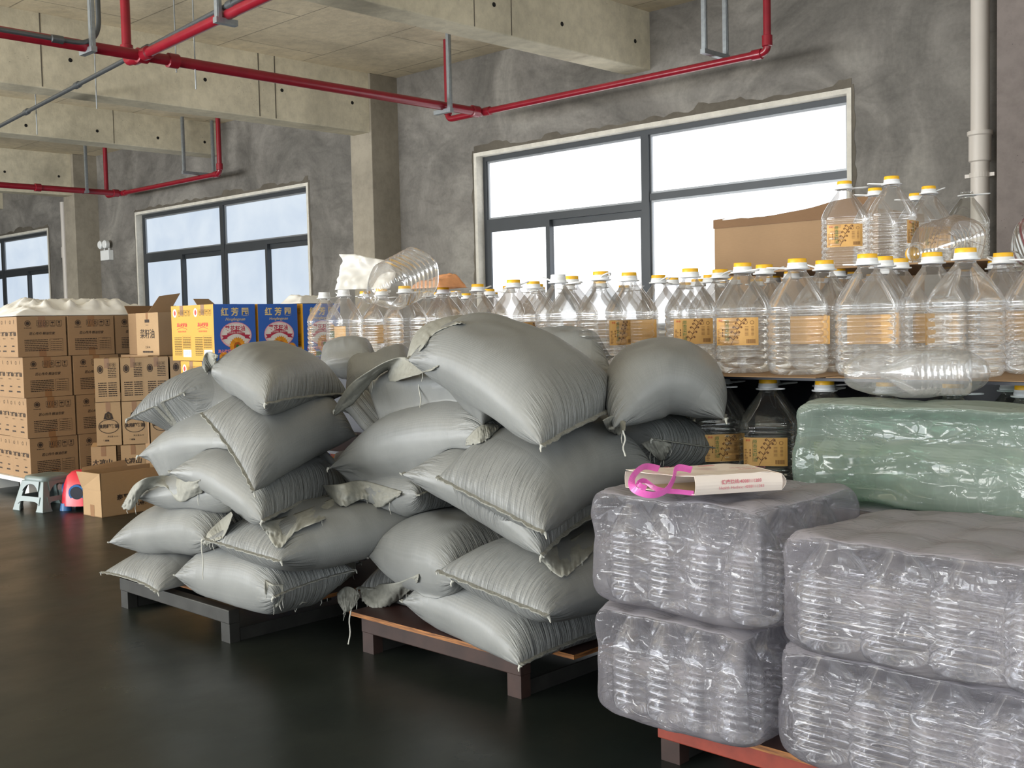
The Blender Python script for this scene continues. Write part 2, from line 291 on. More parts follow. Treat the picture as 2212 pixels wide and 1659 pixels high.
# ------------------------------------------------------------------ mesh helpers
def tag(o, label=None, cat=None, group=None, kind=None):
    if label: o['label'] = label
    if cat: o['category'] = cat
    if group: o['group'] = group
    if kind: o['kind'] = kind
    return o
def link(name, me, mats, parent=None, loc=None):
    for m in (mats if isinstance(mats, (list, tuple)) else [mats]): me.materials.append(m)
    o = bpy.data.objects.new(name, me); C.objects.link(o)
    if parent: o.parent = parent
    if loc is not None: o.location = loc
    return o
def empty(name, loc=(0, 0, 0), rz=0):
    o = bpy.data.objects.new(name, None); C.objects.link(o); o.location = loc; o.rotation_euler = (0, 0, rz)
    o.empty_display_size = 0.05; return o
class MB:
    def __init__(s): s.v = []; s.f = []; s.mi = []; s.uv = {}
    def quad(s, a, b, c, d, mi=0):
        i = len(s.v); s.v += [a, b, c, d]; s.f.append((i, i+1, i+2, i+3)); s.mi.append(mi); return s
    def box(s, x0, x1, y0, y1, z0, z1, mi=0):
        i = len(s.v); s.v += [(x, y, z) for z in (z0, z1) for y in (y0, y1) for x in (x0, x1)]
        for f in ((0, 2, 3, 1), (4, 5, 7, 6), (0, 1, 5, 4), (2, 6, 7, 3), (0, 4, 6, 2), (1, 3, 7, 5)):
            s.f.append(tuple(i+k for k in f)); s.mi.append(mi)
        return s
    def prism(s, pts, z0, z1, mi=0):
        i = len(s.v); n = len(pts); s.v += [(x, y, z0) for x, y in pts]+[(x, y, z1) for x, y in pts]
        s.f.append(tuple(reversed(range(i, i+n)))); s.f.append(tuple(range(i+n, i+2*n))); s.mi += [mi, mi]
        for k in range(n): s.f.append((i+k, i+(k+1) % n, i+n+(k+1) % n, i+n+k)); s.mi.append(mi)
        return s
    def tube(s, pts, r, n=12, mi=0, cap=True, closed=False):
        pts = [Vector(p) for p in pts]; rs = r if isinstance(r, (list, tuple)) else [r]*len(pts)
        i0 = len(s.v); m = len(pts); up = None
        for k, p in enumerate(pts):
            if closed: d = pts[(k+1) % m]-pts[k-1]
            else: d = pts[min(k+1, m-1)]-pts[max(k-1, 0)]
            d.normalize()
            if up is None:
                up = Vector((0, 0, 1)) if abs(d.z) < 0.9 else Vector((1, 0, 0))
            a = d.cross(up)
            if a.length < 1e-5: a = d.orthogonal()
            a.normalize(); b = a.cross(d); up = b
            for q in range(n):
                an = 2*math.pi*q/n; s.v.append(tuple(p+(a*math.cos(an)+b*math.sin(an))*rs[k]))
        for k in range(m-1+(1 if closed else 0)):
            A = i0+k*n; B = i0+((k+1) % m)*n
            for q in range(n): s.f.append((A+q, A+(q+1) % n, B+(q+1) % n, B+q)); s.mi.append(mi)
        if cap and not closed:
            s.f.append(tuple(range(i0, i0+n))); s.f.append(tuple(reversed(range(i0+(m-1)*n, i0+m*n)))); s.mi += [mi, mi]
        return s
    def rings(s, rings, mi=0, capb=True, capt=True):
        i0 = len(s.v); n = len(rings[0])
        for r in rings: s.v += [tuple(p) for p in r]
        for k in range(len(rings)-1):
            for q in range(n):
                s.f.append((i0+k*n+q, i0+k*n+(q+1) % n, i0+(k+1)*n+(q+1) % n, i0+(k+1)*n+q)); s.mi.append(mi)
        if capb: s.f.append(tuple(reversed(range(i0, i0+n)))); s.mi.append(mi)
        if capt: s.f.append(tuple(range(i0+(len(rings)-1)*n, i0+len(rings)*n))); s.mi.append(mi)
        return s
    def grid(s, fn, nu, nv, mi=0, uv=False):
        i0 = len(s.v)
        for a in range(nu+1):
            for b in range(nv+1): s.v.append(tuple(fn(a/nu, b/nv)))
        for a in range(nu):
            for b in range(nv):
                k = i0+a*(nv+1)+b; s.f.append((k, k+nv+1, k+nv+2, k+1)); s.mi.append(mi)
        return s
    def me(s, name, smooth=False, off=None, angle=None):
        vs = s.v if off is None else [(v[0]-off[0], v[1]-off[1], v[2]-off[2]) for v in s.v]
        m = bpy.data.meshes.new(name); m.from_pydata(vs, [], s.f); m.update()
        m.polygons.foreach_set('material_index', s.mi)
        if smooth: m.polygons.foreach_set('use_smooth', [True]*len(s.f))
        if smooth and angle: m.set_sharp_from_angle(angle=math.radians(angle))
        m.update(); return m
    def build(s, name, mats, parent=None, smooth=False, off=None, loc=None, angle=None, bevel=0, solid=0):
        o = link(name, s.me(name, smooth, off, angle), mats, parent, loc)
        if solid:
            b = o.modifiers.new('s', 'SOLIDIFY'); b.thickness = solid; b.offset = 0
        if bevel:
            b = o.modifiers.new('b', 'BEVEL'); b.width = bevel; b.segments = 2; b.limit_method = 'ANGLE'
        return o
_txt = {}
def text_mesh(body, size, bold=0.0, align='CENTER', shear=0):
    key = (body, size, bold, align, shear)
    if key in _txt: return _txt[key]
    cu = bpy.data.curves.new('t', 'FONT'); cu.body = body; cu.size = size; cu.align_x = align; cu.align_y = 'CENTER'
    cu.offset = bold; cu.resolution_u = 2; cu.shear = shear
    o = bpy.data.objects.new('t', cu); C.objects.link(o); dg = bpy.context.evaluated_depsgraph_get()
    me = bpy.data.meshes.new_from_object(o.evaluated_get(dg)); C.objects.unlink(o); bpy.data.objects.remove(o); bpy.data.curves.remove(cu)
    v = [tuple(x.co) for x in me.vertices]; f = [tuple(p.vertices) for p in me.polygons]
    bpy.data.meshes.remove(me); _txt[key] = (v, f); return _txt[key]
class Print(MB):
    """flat print on a face: local frame origin o, right vector r, up vector u (metres)"""
    def __init__(s, o, r, u, lift=0.0012):
        super().__init__(); s.o = Vector(o); s.r = Vector(r); s.u = Vector(u); s.n = s.r.cross(s.u)*lift
    def pt(s, x, y, k=1): return tuple(s.o+s.r*x+s.u*y+s.n*k)
    def rect(s, x0, y0, x1, y1, mi=0, k=1): s.quad(s.pt(x0, y0, k), s.pt(x1, y0, k), s.pt(x1, y1, k), s.pt(x0, y1, k), mi); return s
    def frame(s, x0, y0, x1, y1, w, mi=0):
        s.rect(x0, y0, x1, y0+w, mi); s.rect(x0, y1-w, x1, y1, mi); s.rect(x0, y0+w, x0+w, y1-w, mi); s.rect(x1-w, y0+w, x1, y1-w, mi); return s
    def poly(s, pts, mi=0, k=1):
        i = len(s.v); s.v += [s.pt(x, y, k) for x, y in pts]; s.f.append(tuple(range(i, i+len(pts)))); s.mi.append(mi); return s
    def disc(s, x, y, rx, ry, mi=0, k=1, n=28): return s.poly([(x+rx*math.cos(2*math.pi*a/n), y+ry*math.sin(2*math.pi*a/n)) for a in range(n)], mi, k)
    def ring(s, x, y, rx, ry, w, mi=0, k=1, n=28):
        i = len(s.v)
        for a in range(n):
            c, d = math.cos(2*math.pi*a/n), math.sin(2*math.pi*a/n); s.v += [s.pt(x+rx*c, y+ry*d, k), s.pt(x+(rx-w)*c, y+(ry-w)*d, k)]
        for a in range(n):
            b = (a+1) % n; s.f.append((i+2*a, i+2*b, i+2*b+1, i+2*a+1)); s.mi.append(mi)
        return s
    def text(s, body, x, y, size, mi=0, k=1, bold=0.0, align='CENTER', sx=1, shear=0):
        v, f = text_mesh(body, size, bold, align, shear); i = len(s.v)
        s.v += [s.pt(x+a[0]*sx, y+a[1], k) for a in v]; s.f += [tuple(i+q for q in p) for p in f]; s.mi += [mi]*len(f); return s

# ================================================================== SETTING
D = 9.5; ZC = 4.285
def structure(o): o['kind'] = 'structure'; return o
structure(MB().box(-34, 6, -8, D+0.3, -0.2, 0.0).build('floor', M_floor))
structure(MB().box(-34, 6, -8, D+0.3, ZC, ZC+0.2).build('ceiling', M_ceil))
# window wall with real openings
WT = 3.15; WB = 0.95; OX = [(-29.5, -21.77), (-18.25, -13.16), (-9.77, -4.86)]
wb = MB(); xs = [-34]+[x for p in OX for x in p]+[6]
wb.box(-34, 6, D, D+0.24, 0, WB); wb.box(-34, 6, D, D+0.24, WT, ZC)
for i in range(0, len(xs), 2): wb.box(xs[i], xs[i+1], D, D+0.24, WB, WT)
structure(wb.build('wall_back', M_wall))
structure(MB().box(-34.2, -34, -8, D+0.24, 0, ZC).build('wall_left', M_wall))

def window(n, x0, x1, mull, transom, lows, paneM, label_bits=None):
    yf = D+0.10
    root = empty('window_%d' % n, ((x0+x1)/2, yf, WB)); root['kind'] = 'structure'; off = root.location
    rv = MB(); t = 0.004
    rv.box(x0-0.0, x0+0.045, D-0.012, D+0.24, WB, WT); rv.box(x0+0.045, x1-0.045, D-0.012, D+0.24, WT-0.045, WT)
    rv.box(x0+0.045, x1-0.045, D-0.012, D+0.24, WB, WB+0.03); rv.box(x1-0.045, x1, D-0.012, D+0.24, WB, WT)
    rv.build('reveal', M_reveal, root, off=off)
    X0, X1, Z0, Z1 = x0+0.045, x1-0.045, WB+0.03, WT-0.045
    fr = MB(); fw = 0.055
    for a, b, c, d in ((X0, X1, Z1-fw, Z1), (X0, X1, Z0, Z0+fw), (X0, X0+fw, Z0+fw, Z1-fw), (X1-fw, X1, Z0+fw, Z1-fw)):
        fr.box(a, b, yf, yf+0.07, c, d)
    fr.box(mull-0.05, mull+0.05, yf-0.01, yf+0.075, Z0+fw, Z1-fw)
    fr.box(X0+fw, mull-0.05, yf, yf+0.07, transom[0]-0.05, transom[0]+0.03)
    fr.box(mull+0.05, X1-fw, yf, yf+0.07, transom[1]-0.04, transom[1]+0.03)
    fr.build('window_frame', M_frame, root, off=off)
    bd = MB()
    def pane(a, b, c, d):
        p = MB(); p.box(a, b, yf+0.045, yf+0.053, c, d); p.build('pane', paneM, root, off=off)
        w_ = 0.022
        bd.box(a, b, yf+0.02, yf+0.044, d-w_, d); bd.box(a, b, yf+0.02, yf+0.044, c, c+w_); bd.box(a, a+w_, yf+0.02, yf+0.044, c+w_, d-w_); bd.box(b-w_, b, yf+0.02, yf+0.044, c+w_, d-w_)
    pane(X0+fw, mull-0.05, transom[0]+0.03, Z1-fw); pane(mull+0.05, X1-fw, transom[1]+0.03, Z1-fw)
    for side, (a, b, zt) in enumerate(((X0+fw, mull-0.05, transom[0]-0.05), (mull+0.05, X1-fw, transom[1]-0.04))):
        sp = lows[side]
        if not sp: pane(a, b, Z0+fw, zt); continue
        sash = MB(); m = a+(b-a)*sp; yb = yf-0.005
        for ki, (p, q) in enumerate(((a, m+0.03), (m-0.03, b))):
            yb = yf-0.005+0.052*ki
            sash.box(p, q, yb, yb+0.05, zt-0.075, zt); sash.box(p, q, yb, yb+0.05, Z0+fw, Z0+fw+0.07)
            sash.box(p, p+0.06, yb, yb+0.05, Z0+fw+0.07, zt-0.075); sash.box(q-0.06, q, yb, yb+0.05, Z0+fw+0.07, zt-0.075)
            p_ = MB(); p_.box(p+0.06, q-0.06, yb+0.022, yb+0.03, Z0+fw+0.07, zt-0.075); p_.build('pane', paneM, root, off=off)
        sash.build('sliding_sash', M_frame, root, off=off)
    bd.build('glazing_bead', M_frame2, root, off=off)
mull1 = P(1395, 439, Y=D+0.1).x; mull2 = P(481, 520, Y=D+0.1).x
window(1, OX[2][0], OX[2][1], mull1, (2.32, 2.40), (0.42, 0), M_pane1)
window(2, OX[1][0], OX[1][1], mull2, (2.40, 2.40), (0.5, 0.5), M_pane2)
window(3, OX[0][0], OX[0][1], -24.3, (2.40, 2.40), (0.5, 0.5), M_pane2)

# columns and beams
YCf = 9.053
def col(n, x0, x1, y0=YCf, m=M_col):
    return structure(MB().box(x0, x1, y0, D+0.02, 0, ZC).build('trim_%d' % n, m, bevel=0.008))
col(1, -11.60, -11.17); col(2, -20.05, -19.62); col(3, -3.42, -2.85, 9.08, M_colp); col(4, -28.6, -28.1)
def beam(n, x0, x1, zb, y1):
    return structure(MB().box(x0, x1, -8, y1, zb, ZC+0.01).build('trim_%d' % n, M_beam, bevel=0.012))
beam(5, -7.43, -7.11, 3.69, D+0.01); beam(6, -11.54, -11.20, 3.545, YCf+0.01); beam(7, -15.80, -15.42, 3.80, D+0.01)
beam(8, -20.0, -19.70, 3.55, YCf+0.01); beam(9, -24.2, -23.9, 3.7, D+0.01)
# tie-rod holes and formwork joints on the beams' faces
hb = MB()
def hole(px, py, X, r=0.022):
    p = P(px, py, X=X)
    hb.tube([(p.x+0.002, p.y, p.z), (p.x-0.006, p.y, p.z)], r, 10)
for q in ((152, 130), (443, 172), (609, 195), (761, 222)): hole(*q, -11.20)
for q in ((56, 271), (210, 283), (341, 298), (442, 307), (10, 371), (127, 381)): hole(*q, -15.42 if q[1] < 330 else -19.70)
for q in ((1067, 10), (1214, 52), (1372, 89)): hole(*q, -7.11)
structure(hb.build('trim_10', M_black))
jb = MB()
for px, X in ((558, -11.2), (593, -11.2), (90, -11.2)):
    a = P(px, 150, X=X); jb.box(X-0.004, X+0.003, a.y-0.006, a.y+0.006, 3.56, ZC)
for px, X in ((242, -15.42), (1025, -7.11), (1105, -7.11)):
    a = P(px, 200 if X < -10 else 60, X=X); jb.box(X-0.004, X+0.003, a.y-0.004, a.y+0.004, 3.81 if X < -10 else 3.70, ZC)
structure(jb.build('trim_11', M_patch))
# rough mortar edge round the window openings
pm = MB()
for (x0, x1) in OX:
    random.seed(int(x0*10)); n = 46
    def strip(fn, N):
        prev = None
        for i in range(N+1):
            a, b = fn(i/N)
            if prev: pm.quad(prev[0], a, b, prev[1])
            prev = (a, b)
    strip(lambda s: ((x0+(x1-x0)*s, D-0.003, WT), (x0+(x1-x0)*s, D-0.003, WT+0.03+0.07*abs(noise.noise(Vector((s*17+x0, 0, 0))))+(0.05 if noise.noise(Vector((s*6+x0, 3, 0))) > 0.1 else 0))), 80)
    strip(lambda s: ((x1+0.02+0.07*abs(noise.noise(Vector((s*9+x1, 5, 0)))), D-0.003, WT+0.03-(WT-WB)*s), (x1, D-0.003, WT+0.03-(WT-WB)*s)), 40)
    strip(lambda s: ((x0, D-0.003, WT+0.03-(WT-WB)*s), (x0-0.03-0.05*abs(noise.noise(Vector((s*9+x0, 8, 0)))), D-0.003, WT+0.03-(WT-WB)*s)), 40)
structure(pm.build('trim_12', M_patch))

# ------------------------------------------------------------------ pipes
def pipe_thing(name, label, cat, segs, mat, joints=(), jr=1.35, group=None):
    first = Vector(segs[0][0][0]); root = empty(name, first); tag(root, label, cat, group)
    for pts, r in segs: MB().tube(pts, r, 16).build('pipe_run', mat, root, True, off=first, angle=50)
    for p, d, r in joints:
        p = Vector(p); d = Vector(d); MB().tube([p-d*0.05, p-d*0.045, p+d*0.045, p+d*0.05], [r, r*jr, r*jr, r], 16).build('coupling', mat, root, True, off=first, angle=50)
    return root
X_, Y_, Z_ = Vector((1, 0, 0)), Vector((0, 1, 0)), Vector((0, 0, 1))
ZP = 3.40
tee = P(1040, 243, z=ZP); Xp = tee.x; Yp = tee.y
pr = P(1657, 68, Y=Yp)
def elbow(c, d1, d2, r, n=6):
    c = Vector(c); a = c-Vector(d1)*r; b = c+Vector(d2)*r; return [a.lerp(c, t).lerp(c.lerp(b, t), t) for t in [i/n for i in range(n+1)]]
e1 = P(968, 262, Y=Yp)
pipe_thing('sprinkler_pipe', 'thick red sprinkler main running from upper left to the big window', 'pipe',
           [([(Xp, -4, ZP), (Xp, Yp, ZP)], 0.046)], M_red,
           [((Xp, P(335, 108, X=Xp).y-0.12, ZP), Y_, 0.046), ((Xp, P(335, 108, X=Xp).y+0.16, ZP), Y_, 0.046), ((Xp, Yp-0.1, ZP), Y_, 0.046)])
pipe_thing('sprinkler_pipe', 'thin red sprinkler branch in front of the big window wall, bent up at both ends', 'pipe',
           [([(pr.x, Yp, ZC)]+elbow((pr.x, Yp, ZP), -Z_, -X_, 0.07)+elbow((e1.x, Yp, ZP), -X_, Z_, 0.07)+[(e1.x, Yp, ZC)], 0.034)], M_red,
           [((pr.x, Yp, ZP+0.10), Z_, 0.034), ((pr.x-0.1, Yp, ZP), X_, 0.034), ((Xp+0.09, Yp, ZP), X_, 0.034), ((e1.x, Yp, ZP+0.1), Z_, 0.034)])
p3 = P(275, 135, z=ZP); Y3 = P(335, 108, X=Xp).y; p3b = P(558, 0, z=ZP); d3 = (p3b-p3); d3.z = 0; d3.normalize(); p3e = p3+d3*11
pipe_thing('sprinkler_pipe', 'red sprinkler branch crossing over the main pipe at upper left with an upright end', 'pipe',
           [([tuple(p3e)]+elbow(p3, -d3, Z_, 0.08)+[(p3.x, p3.y, ZC)], 0.04)], M_red,
           [((p3.x, p3.y, ZP+0.1), Z_, 0.04), (tuple(p3+d3*(Xp-.1-p3.x)/d3.x), d3, 0.04), (tuple(p3+d3*(Xp+.1-p3.x)/d3.x), d3, 0.04)])
ft = P(262, 418, z=3.4); fr_ = P(474, 350, Y=ft.y); fe = P(231, 428, Y=ft.y)
pipe_thing('sprinkler_pipe', 'far red sprinkler main crossing at the left edge in front of the far column', 'pipe',
           [([(ft.x, -3, 3.4), (ft.x, ft.y, 3.4)], 0.046)], M_red, [((ft.x, ft.y-0.1, 3.4), Y_, 0.046), ((ft.x, ft.y-1.4, 3.4), Y_, 0.046)])
pipe_thing('sprinkler_pipe', 'far red sprinkler branch above the middle window with upright ends', 'pipe',
           [([(fr_.x, ft.y, ZC)]+elbow((fr_.x, ft.y, 3.4), -Z_, -X_, 0.08)+elbow((fe.x, ft.y, 3.4), -X_, Z_, 0.08)+[(fe.x, ft.y, ZC)], 0.036)], M_red,
           [((fr_.x, ft.y, 3.5), Z_, 0.036), ((fr_.x-0.1, ft.y, 3.4), X_, 0.036), ((ft.x+0.1, ft.y, 3.4), X_, 0.036)])
# grey conduits
ca = P(0, 272, z=ZP+.05); cb = P(470, 24, z=ZP+.05); dc = (cb-ca).normalized(); cs_ = ca-dc*1.5; ce = cb+dc*9
yc = Y3+0.12
pipe_thing('cable_conduit', 'long thin grey conduit running across the upper left beside the red branch', 'conduit',
           [([tuple(cs_), tuple(ce)], 0.021)], M_cond, [(tuple(ca+dc*k), dc, 0.021) for k in (1.0, 2.6, 4.3, 5.9)], 1.5)
cq = P(215, 95, X=-8.75)
pipe_thing('cable_conduit', 'grey conduit bending up beside the hanger at upper left', 'conduit',
           [([(-8.75, -2, cq.z-0.02)]+elbow((-8.75, cq.y, cq.z-0.02), Y_, Z_, 0.22, 10)+[(-8.75, cq.y, ZC)], 0.02)], M_cond,
           [((-8.75, cq.y-0.35, cq.z-0.02), Y_, 0.02)], 1.6)
# hangers
def hanger(px, axis, X=None, Y=None, w=0.26, label='', twin=True):
    if axis == 'Y': base = P(px[0], px[1], X=X)
    else: base = P(px[0], px[1], Y=Y)
    root = empty('pipe_hanger', base); tag(root, label, 'pipe hanger', 'galvanised pipe hangers')
    def chan(x, y):
        m = MB(); z0 = base.z-0.01
        if axis == 'Y': m.box(x-0.02, x+0.02, y-0.02, y+0.02, z0, ZC)
        else: m.box(x-0.02, x+0.02, y-0.02, y+0.02, z0, ZC)
        m.box(x+0.02, x+0.026, y-0.012, y+0.012, z0, ZC)
        m.build('hanger_rod', M_steel, root, off=base)
    if axis == 'Y':
        chan(base.x+w/2, base.y)
        if twin: chan(base.x-w/2, base.y)
        MB().box(base.x-w/2-0.03, base.x+w/2+0.03, base.y-0.025, base.y+0.025, base.z-0.045, base.z-0.003).build('bracket', M_steel, root, off=base)
    else:
        chan(base.x, base.y-w/2)
        if twin: chan(base.x, base.y+w/2)
        MB().box(base.x-0.025, base.x+0.025, base.y-w/2-0.03, base.y+w/2+0.03, base.z-0.045, base.z-0.003).build('bracket', M_steel, root, off=base)
    return root
hanger((958, 236), 'Y', X=Xp, w=0.2, label='galvanised hanger holding the red main beside the big window corner', twin=False)
hanger((1545, 112), 'X', Y=Yp, w=0.34, label='galvanised twin hanger under the beam right of the big window centre')
hanger((190, 104), 'Y', X=Xp, w=0.16, label='large galvanised hanger on the red main at upper left', twin=False)
hanger((430, 372), 'X', Y=ft.y, w=0.5, label='far galvanised twin hanger above the middle window')
hanger((183, 412), 'Y', X=ft.x, w=0.16, label='far galvanised hanger on the red pipe in front of the far column', twin=False)
hanger((487, 40), 'X', Y=(p3+d3*2.0).y, w=0.12, label='dark hanger on the red branch at the top edge of the photo', twin=False)
for px, py, lab in ((421, 130, 'thin threaded ceiling rod left of the red riser'), (207, 180, 'short threaded rod holding the grey conduit at upper left'), (379, 95, 'thin threaded ceiling rod over the concrete beam'), (78, 240, 'thin threaded rod on the grey conduit near the left edge')):
    p = P(px, py, Y=yc+0.25); tag(MB().tube([(p.x, p.y, p.z-0.25), (p.x, p.y, ZC)], 0.006, 8).build('threaded_rod', M_steel), lab, 'rod', 'thin threaded ceiling rods')

# drain pipes
dp = P(2117, 300, Y=9.3)
root = empty('drain_pipe', (dp.x, dp.y, 0)); tag(root, 'thick cream plastic drain pipe standing right of the big window', 'pipe')
MB().tube([(0, 0, 0), (0, 0, ZC)], 0.073, 24).build('pipe_run', M_pvc, root, True, angle=50)
zcpl = P(2122, 310, Y=9.3).z
MB().tube([(0, 0, zcpl-0.15), (0, 0, zcpl-0.14), (0, 0, zcpl+0.06), (0, 0, zcpl+0.07), (0, 0, zcpl+0.10), (0, 0, zcpl+0.102)], [0.074, 0.088, 0.088, 0.1, 0.1, 0.074], 24).build('coupling', M_pvc, root, True, angle=40)
MB().box(-0.12, 0.12, -0.012, 0.012, zcpl-0.27, zcpl-0.24).tube([(0, 0, zcpl-0.275), (0, 0, zcpl-0.235)], 0.082, 24).build('pipe_clamp', M_pvc, root)
dq = P(143, 600, Y=9.36)
root = empty('drain_pipe', (dq.x, dq.y, 0)); tag(root, 'slim cream plastic drain pipe beside the far column at left', 'pipe')
MB().tube([(0, 0, 0), (0, 0, 3.55)], 0.055, 20).build('pipe_run', M_pvc, root, True, angle=50)
zq = P(143, 545, Y=9.36).z
MB().tube([(0, 0, zq-0.1), (0, 0, zq+0.1)], 0.068, 20).build('coupling', M_pvc, root, True, angle=50)
# emergency light
el = P(231, 548, Y=D-0.05); root = empty('emergency_light', el); tag(root, 'white twin-head emergency light on the grey wall left of the middle window', 'emergency light')
MB().box(-0.16, 0.16, -0.05, 0.05, -0.12, 0.06).build('housing', M_white, root, bevel=0.01)
for sx in (-0.09, 0.09):
    h = MB().tube([(sx, -0.10, 0.16), (sx, -0.085, 0.16), (sx, -0.02, 0.16), (sx, 0.0, 0.16)], [0.06, 0.075, 0.07, 0.03], 20).build('lamp_head', M_white, root, True, angle=40)
    MB().tube([(sx, 0.0, 0.05), (sx, 0.0, 0.16)], 0.012, 8).build('stem', M_white, root)

# ================================================================== PALLETS
def pallet(label, x0, x1, y0, y1, z, legs, mleg, mrail, boards, rail_ext=0.0):
    """welded channel frame with legs, plywood sheet(s) on top; z = underside of the sheet"""
    base = (x0, y0, 0); root = empty('steel_pallet', base); tag(root, label, 'pallet')
    h = 0.05
    fr = MB()
    fr.box(x0, x1, y0, y0+0.045, z-h, z); fr.box(x0, x1, y1-0.045, y1, z-h, z)
    ym = (y0+y1)/2; fr.box(x0, x1, ym-0.022, ym+0.022, z-h, z)
    fr.build('frame_rail', mrail, root, off=base, bevel=0.003)
    for lx in legs:
        for k, ly in enumerate((y0+0.003, y1-0.043)):
            l = MB(); l.box(lx-0.028, lx+0.028, ly, ly+0.006, 0, z-h); l.box(lx-0.028, lx-0.022, ly+0.006, ly+0.04, 0, z-h); l.box(lx+0.022, lx+0.028, ly+0.006, ly+0.04, 0, z-h)
            l.build('leg', mleg, root, off=base)
        s = MB(); s.box(lx-0.02, lx+0.02, y0+0.05, y1-0.045, 0.0, 0.006); s.box(lx+0.014, lx+0.02, y0+0.05, y1-0.045, 0.006, 0.045)
        s.build('skid', M_iron, root, off=base)
    for (a, b, c, d) in boards:
        p = MB(); p.box(a, b, c, d, z+0.0005, z+0.0145); me = p.me('plywood', off=base)
        o = link('plywood_sheet', me, [M_ply, M_plyedge], root)
        for f in me.polygons: f.material_index = 0 if f.normal.z > 0.9 else 1
    return root
Z1 = 0.118; Z2 = 0.118
a = P(497, 1385, z=0); b = P(275, 1312, z=0)
P1 = dict(x0=b.x-0.03, x1=a.x+0.03, y0=a.y-0.02, y1=a.y+0.82)
pallet('black steel pallet with a brown plywood sheet under the left grain sack stack', P1['x0'], P1['x1'], P1['y0'], P1['y1'], Z1, (b.x, a.x), M_iron, M_iron,
       [(P1['x0']+0.16, P1['x1']+0.13, P1['y0']+0.075, P1['y1'])])
a = P(1120, 1503, z=0); b = P(805, 1408, z=0)
P2 = dict(x0=b.x-0.03, x1=a.x+0.03, y0=a.y-0.02, y1=a.y+0.72)
pallet('brown steel pallet with orange-edged plywood under the tall middle grain sack stack', P2['x0'], P2['x1'], P2['y0'], P2['y1'], Z2, (b.x, a.x), M_rust, M_rust,
       [(P2['x0']-0.05, P2['x1']+0.0, P2['y0']-0.01, P2['y1']), (P2['x1']+0.005, P2['x1']+0.12, P2['y0']+0.10, P2['y1'])])
a = P(1483, 1618, z=0)
P3 = dict(x0=-1.66, x1=-0.35, y0=a.y-0.10, y1=2.85)
pallet('red primed steel pallet with orange-edged plywood under the film-wrapped bottle bales', P3['x0'], P3['x1'], P3['y0'], P3['y1'], 0.105, (a.x+0.02, -0.6), M_rust, M_redrust,
       [(P3['x0']+0.1, P3['x1'], P3['y0']-0.02, P3['y1'])])

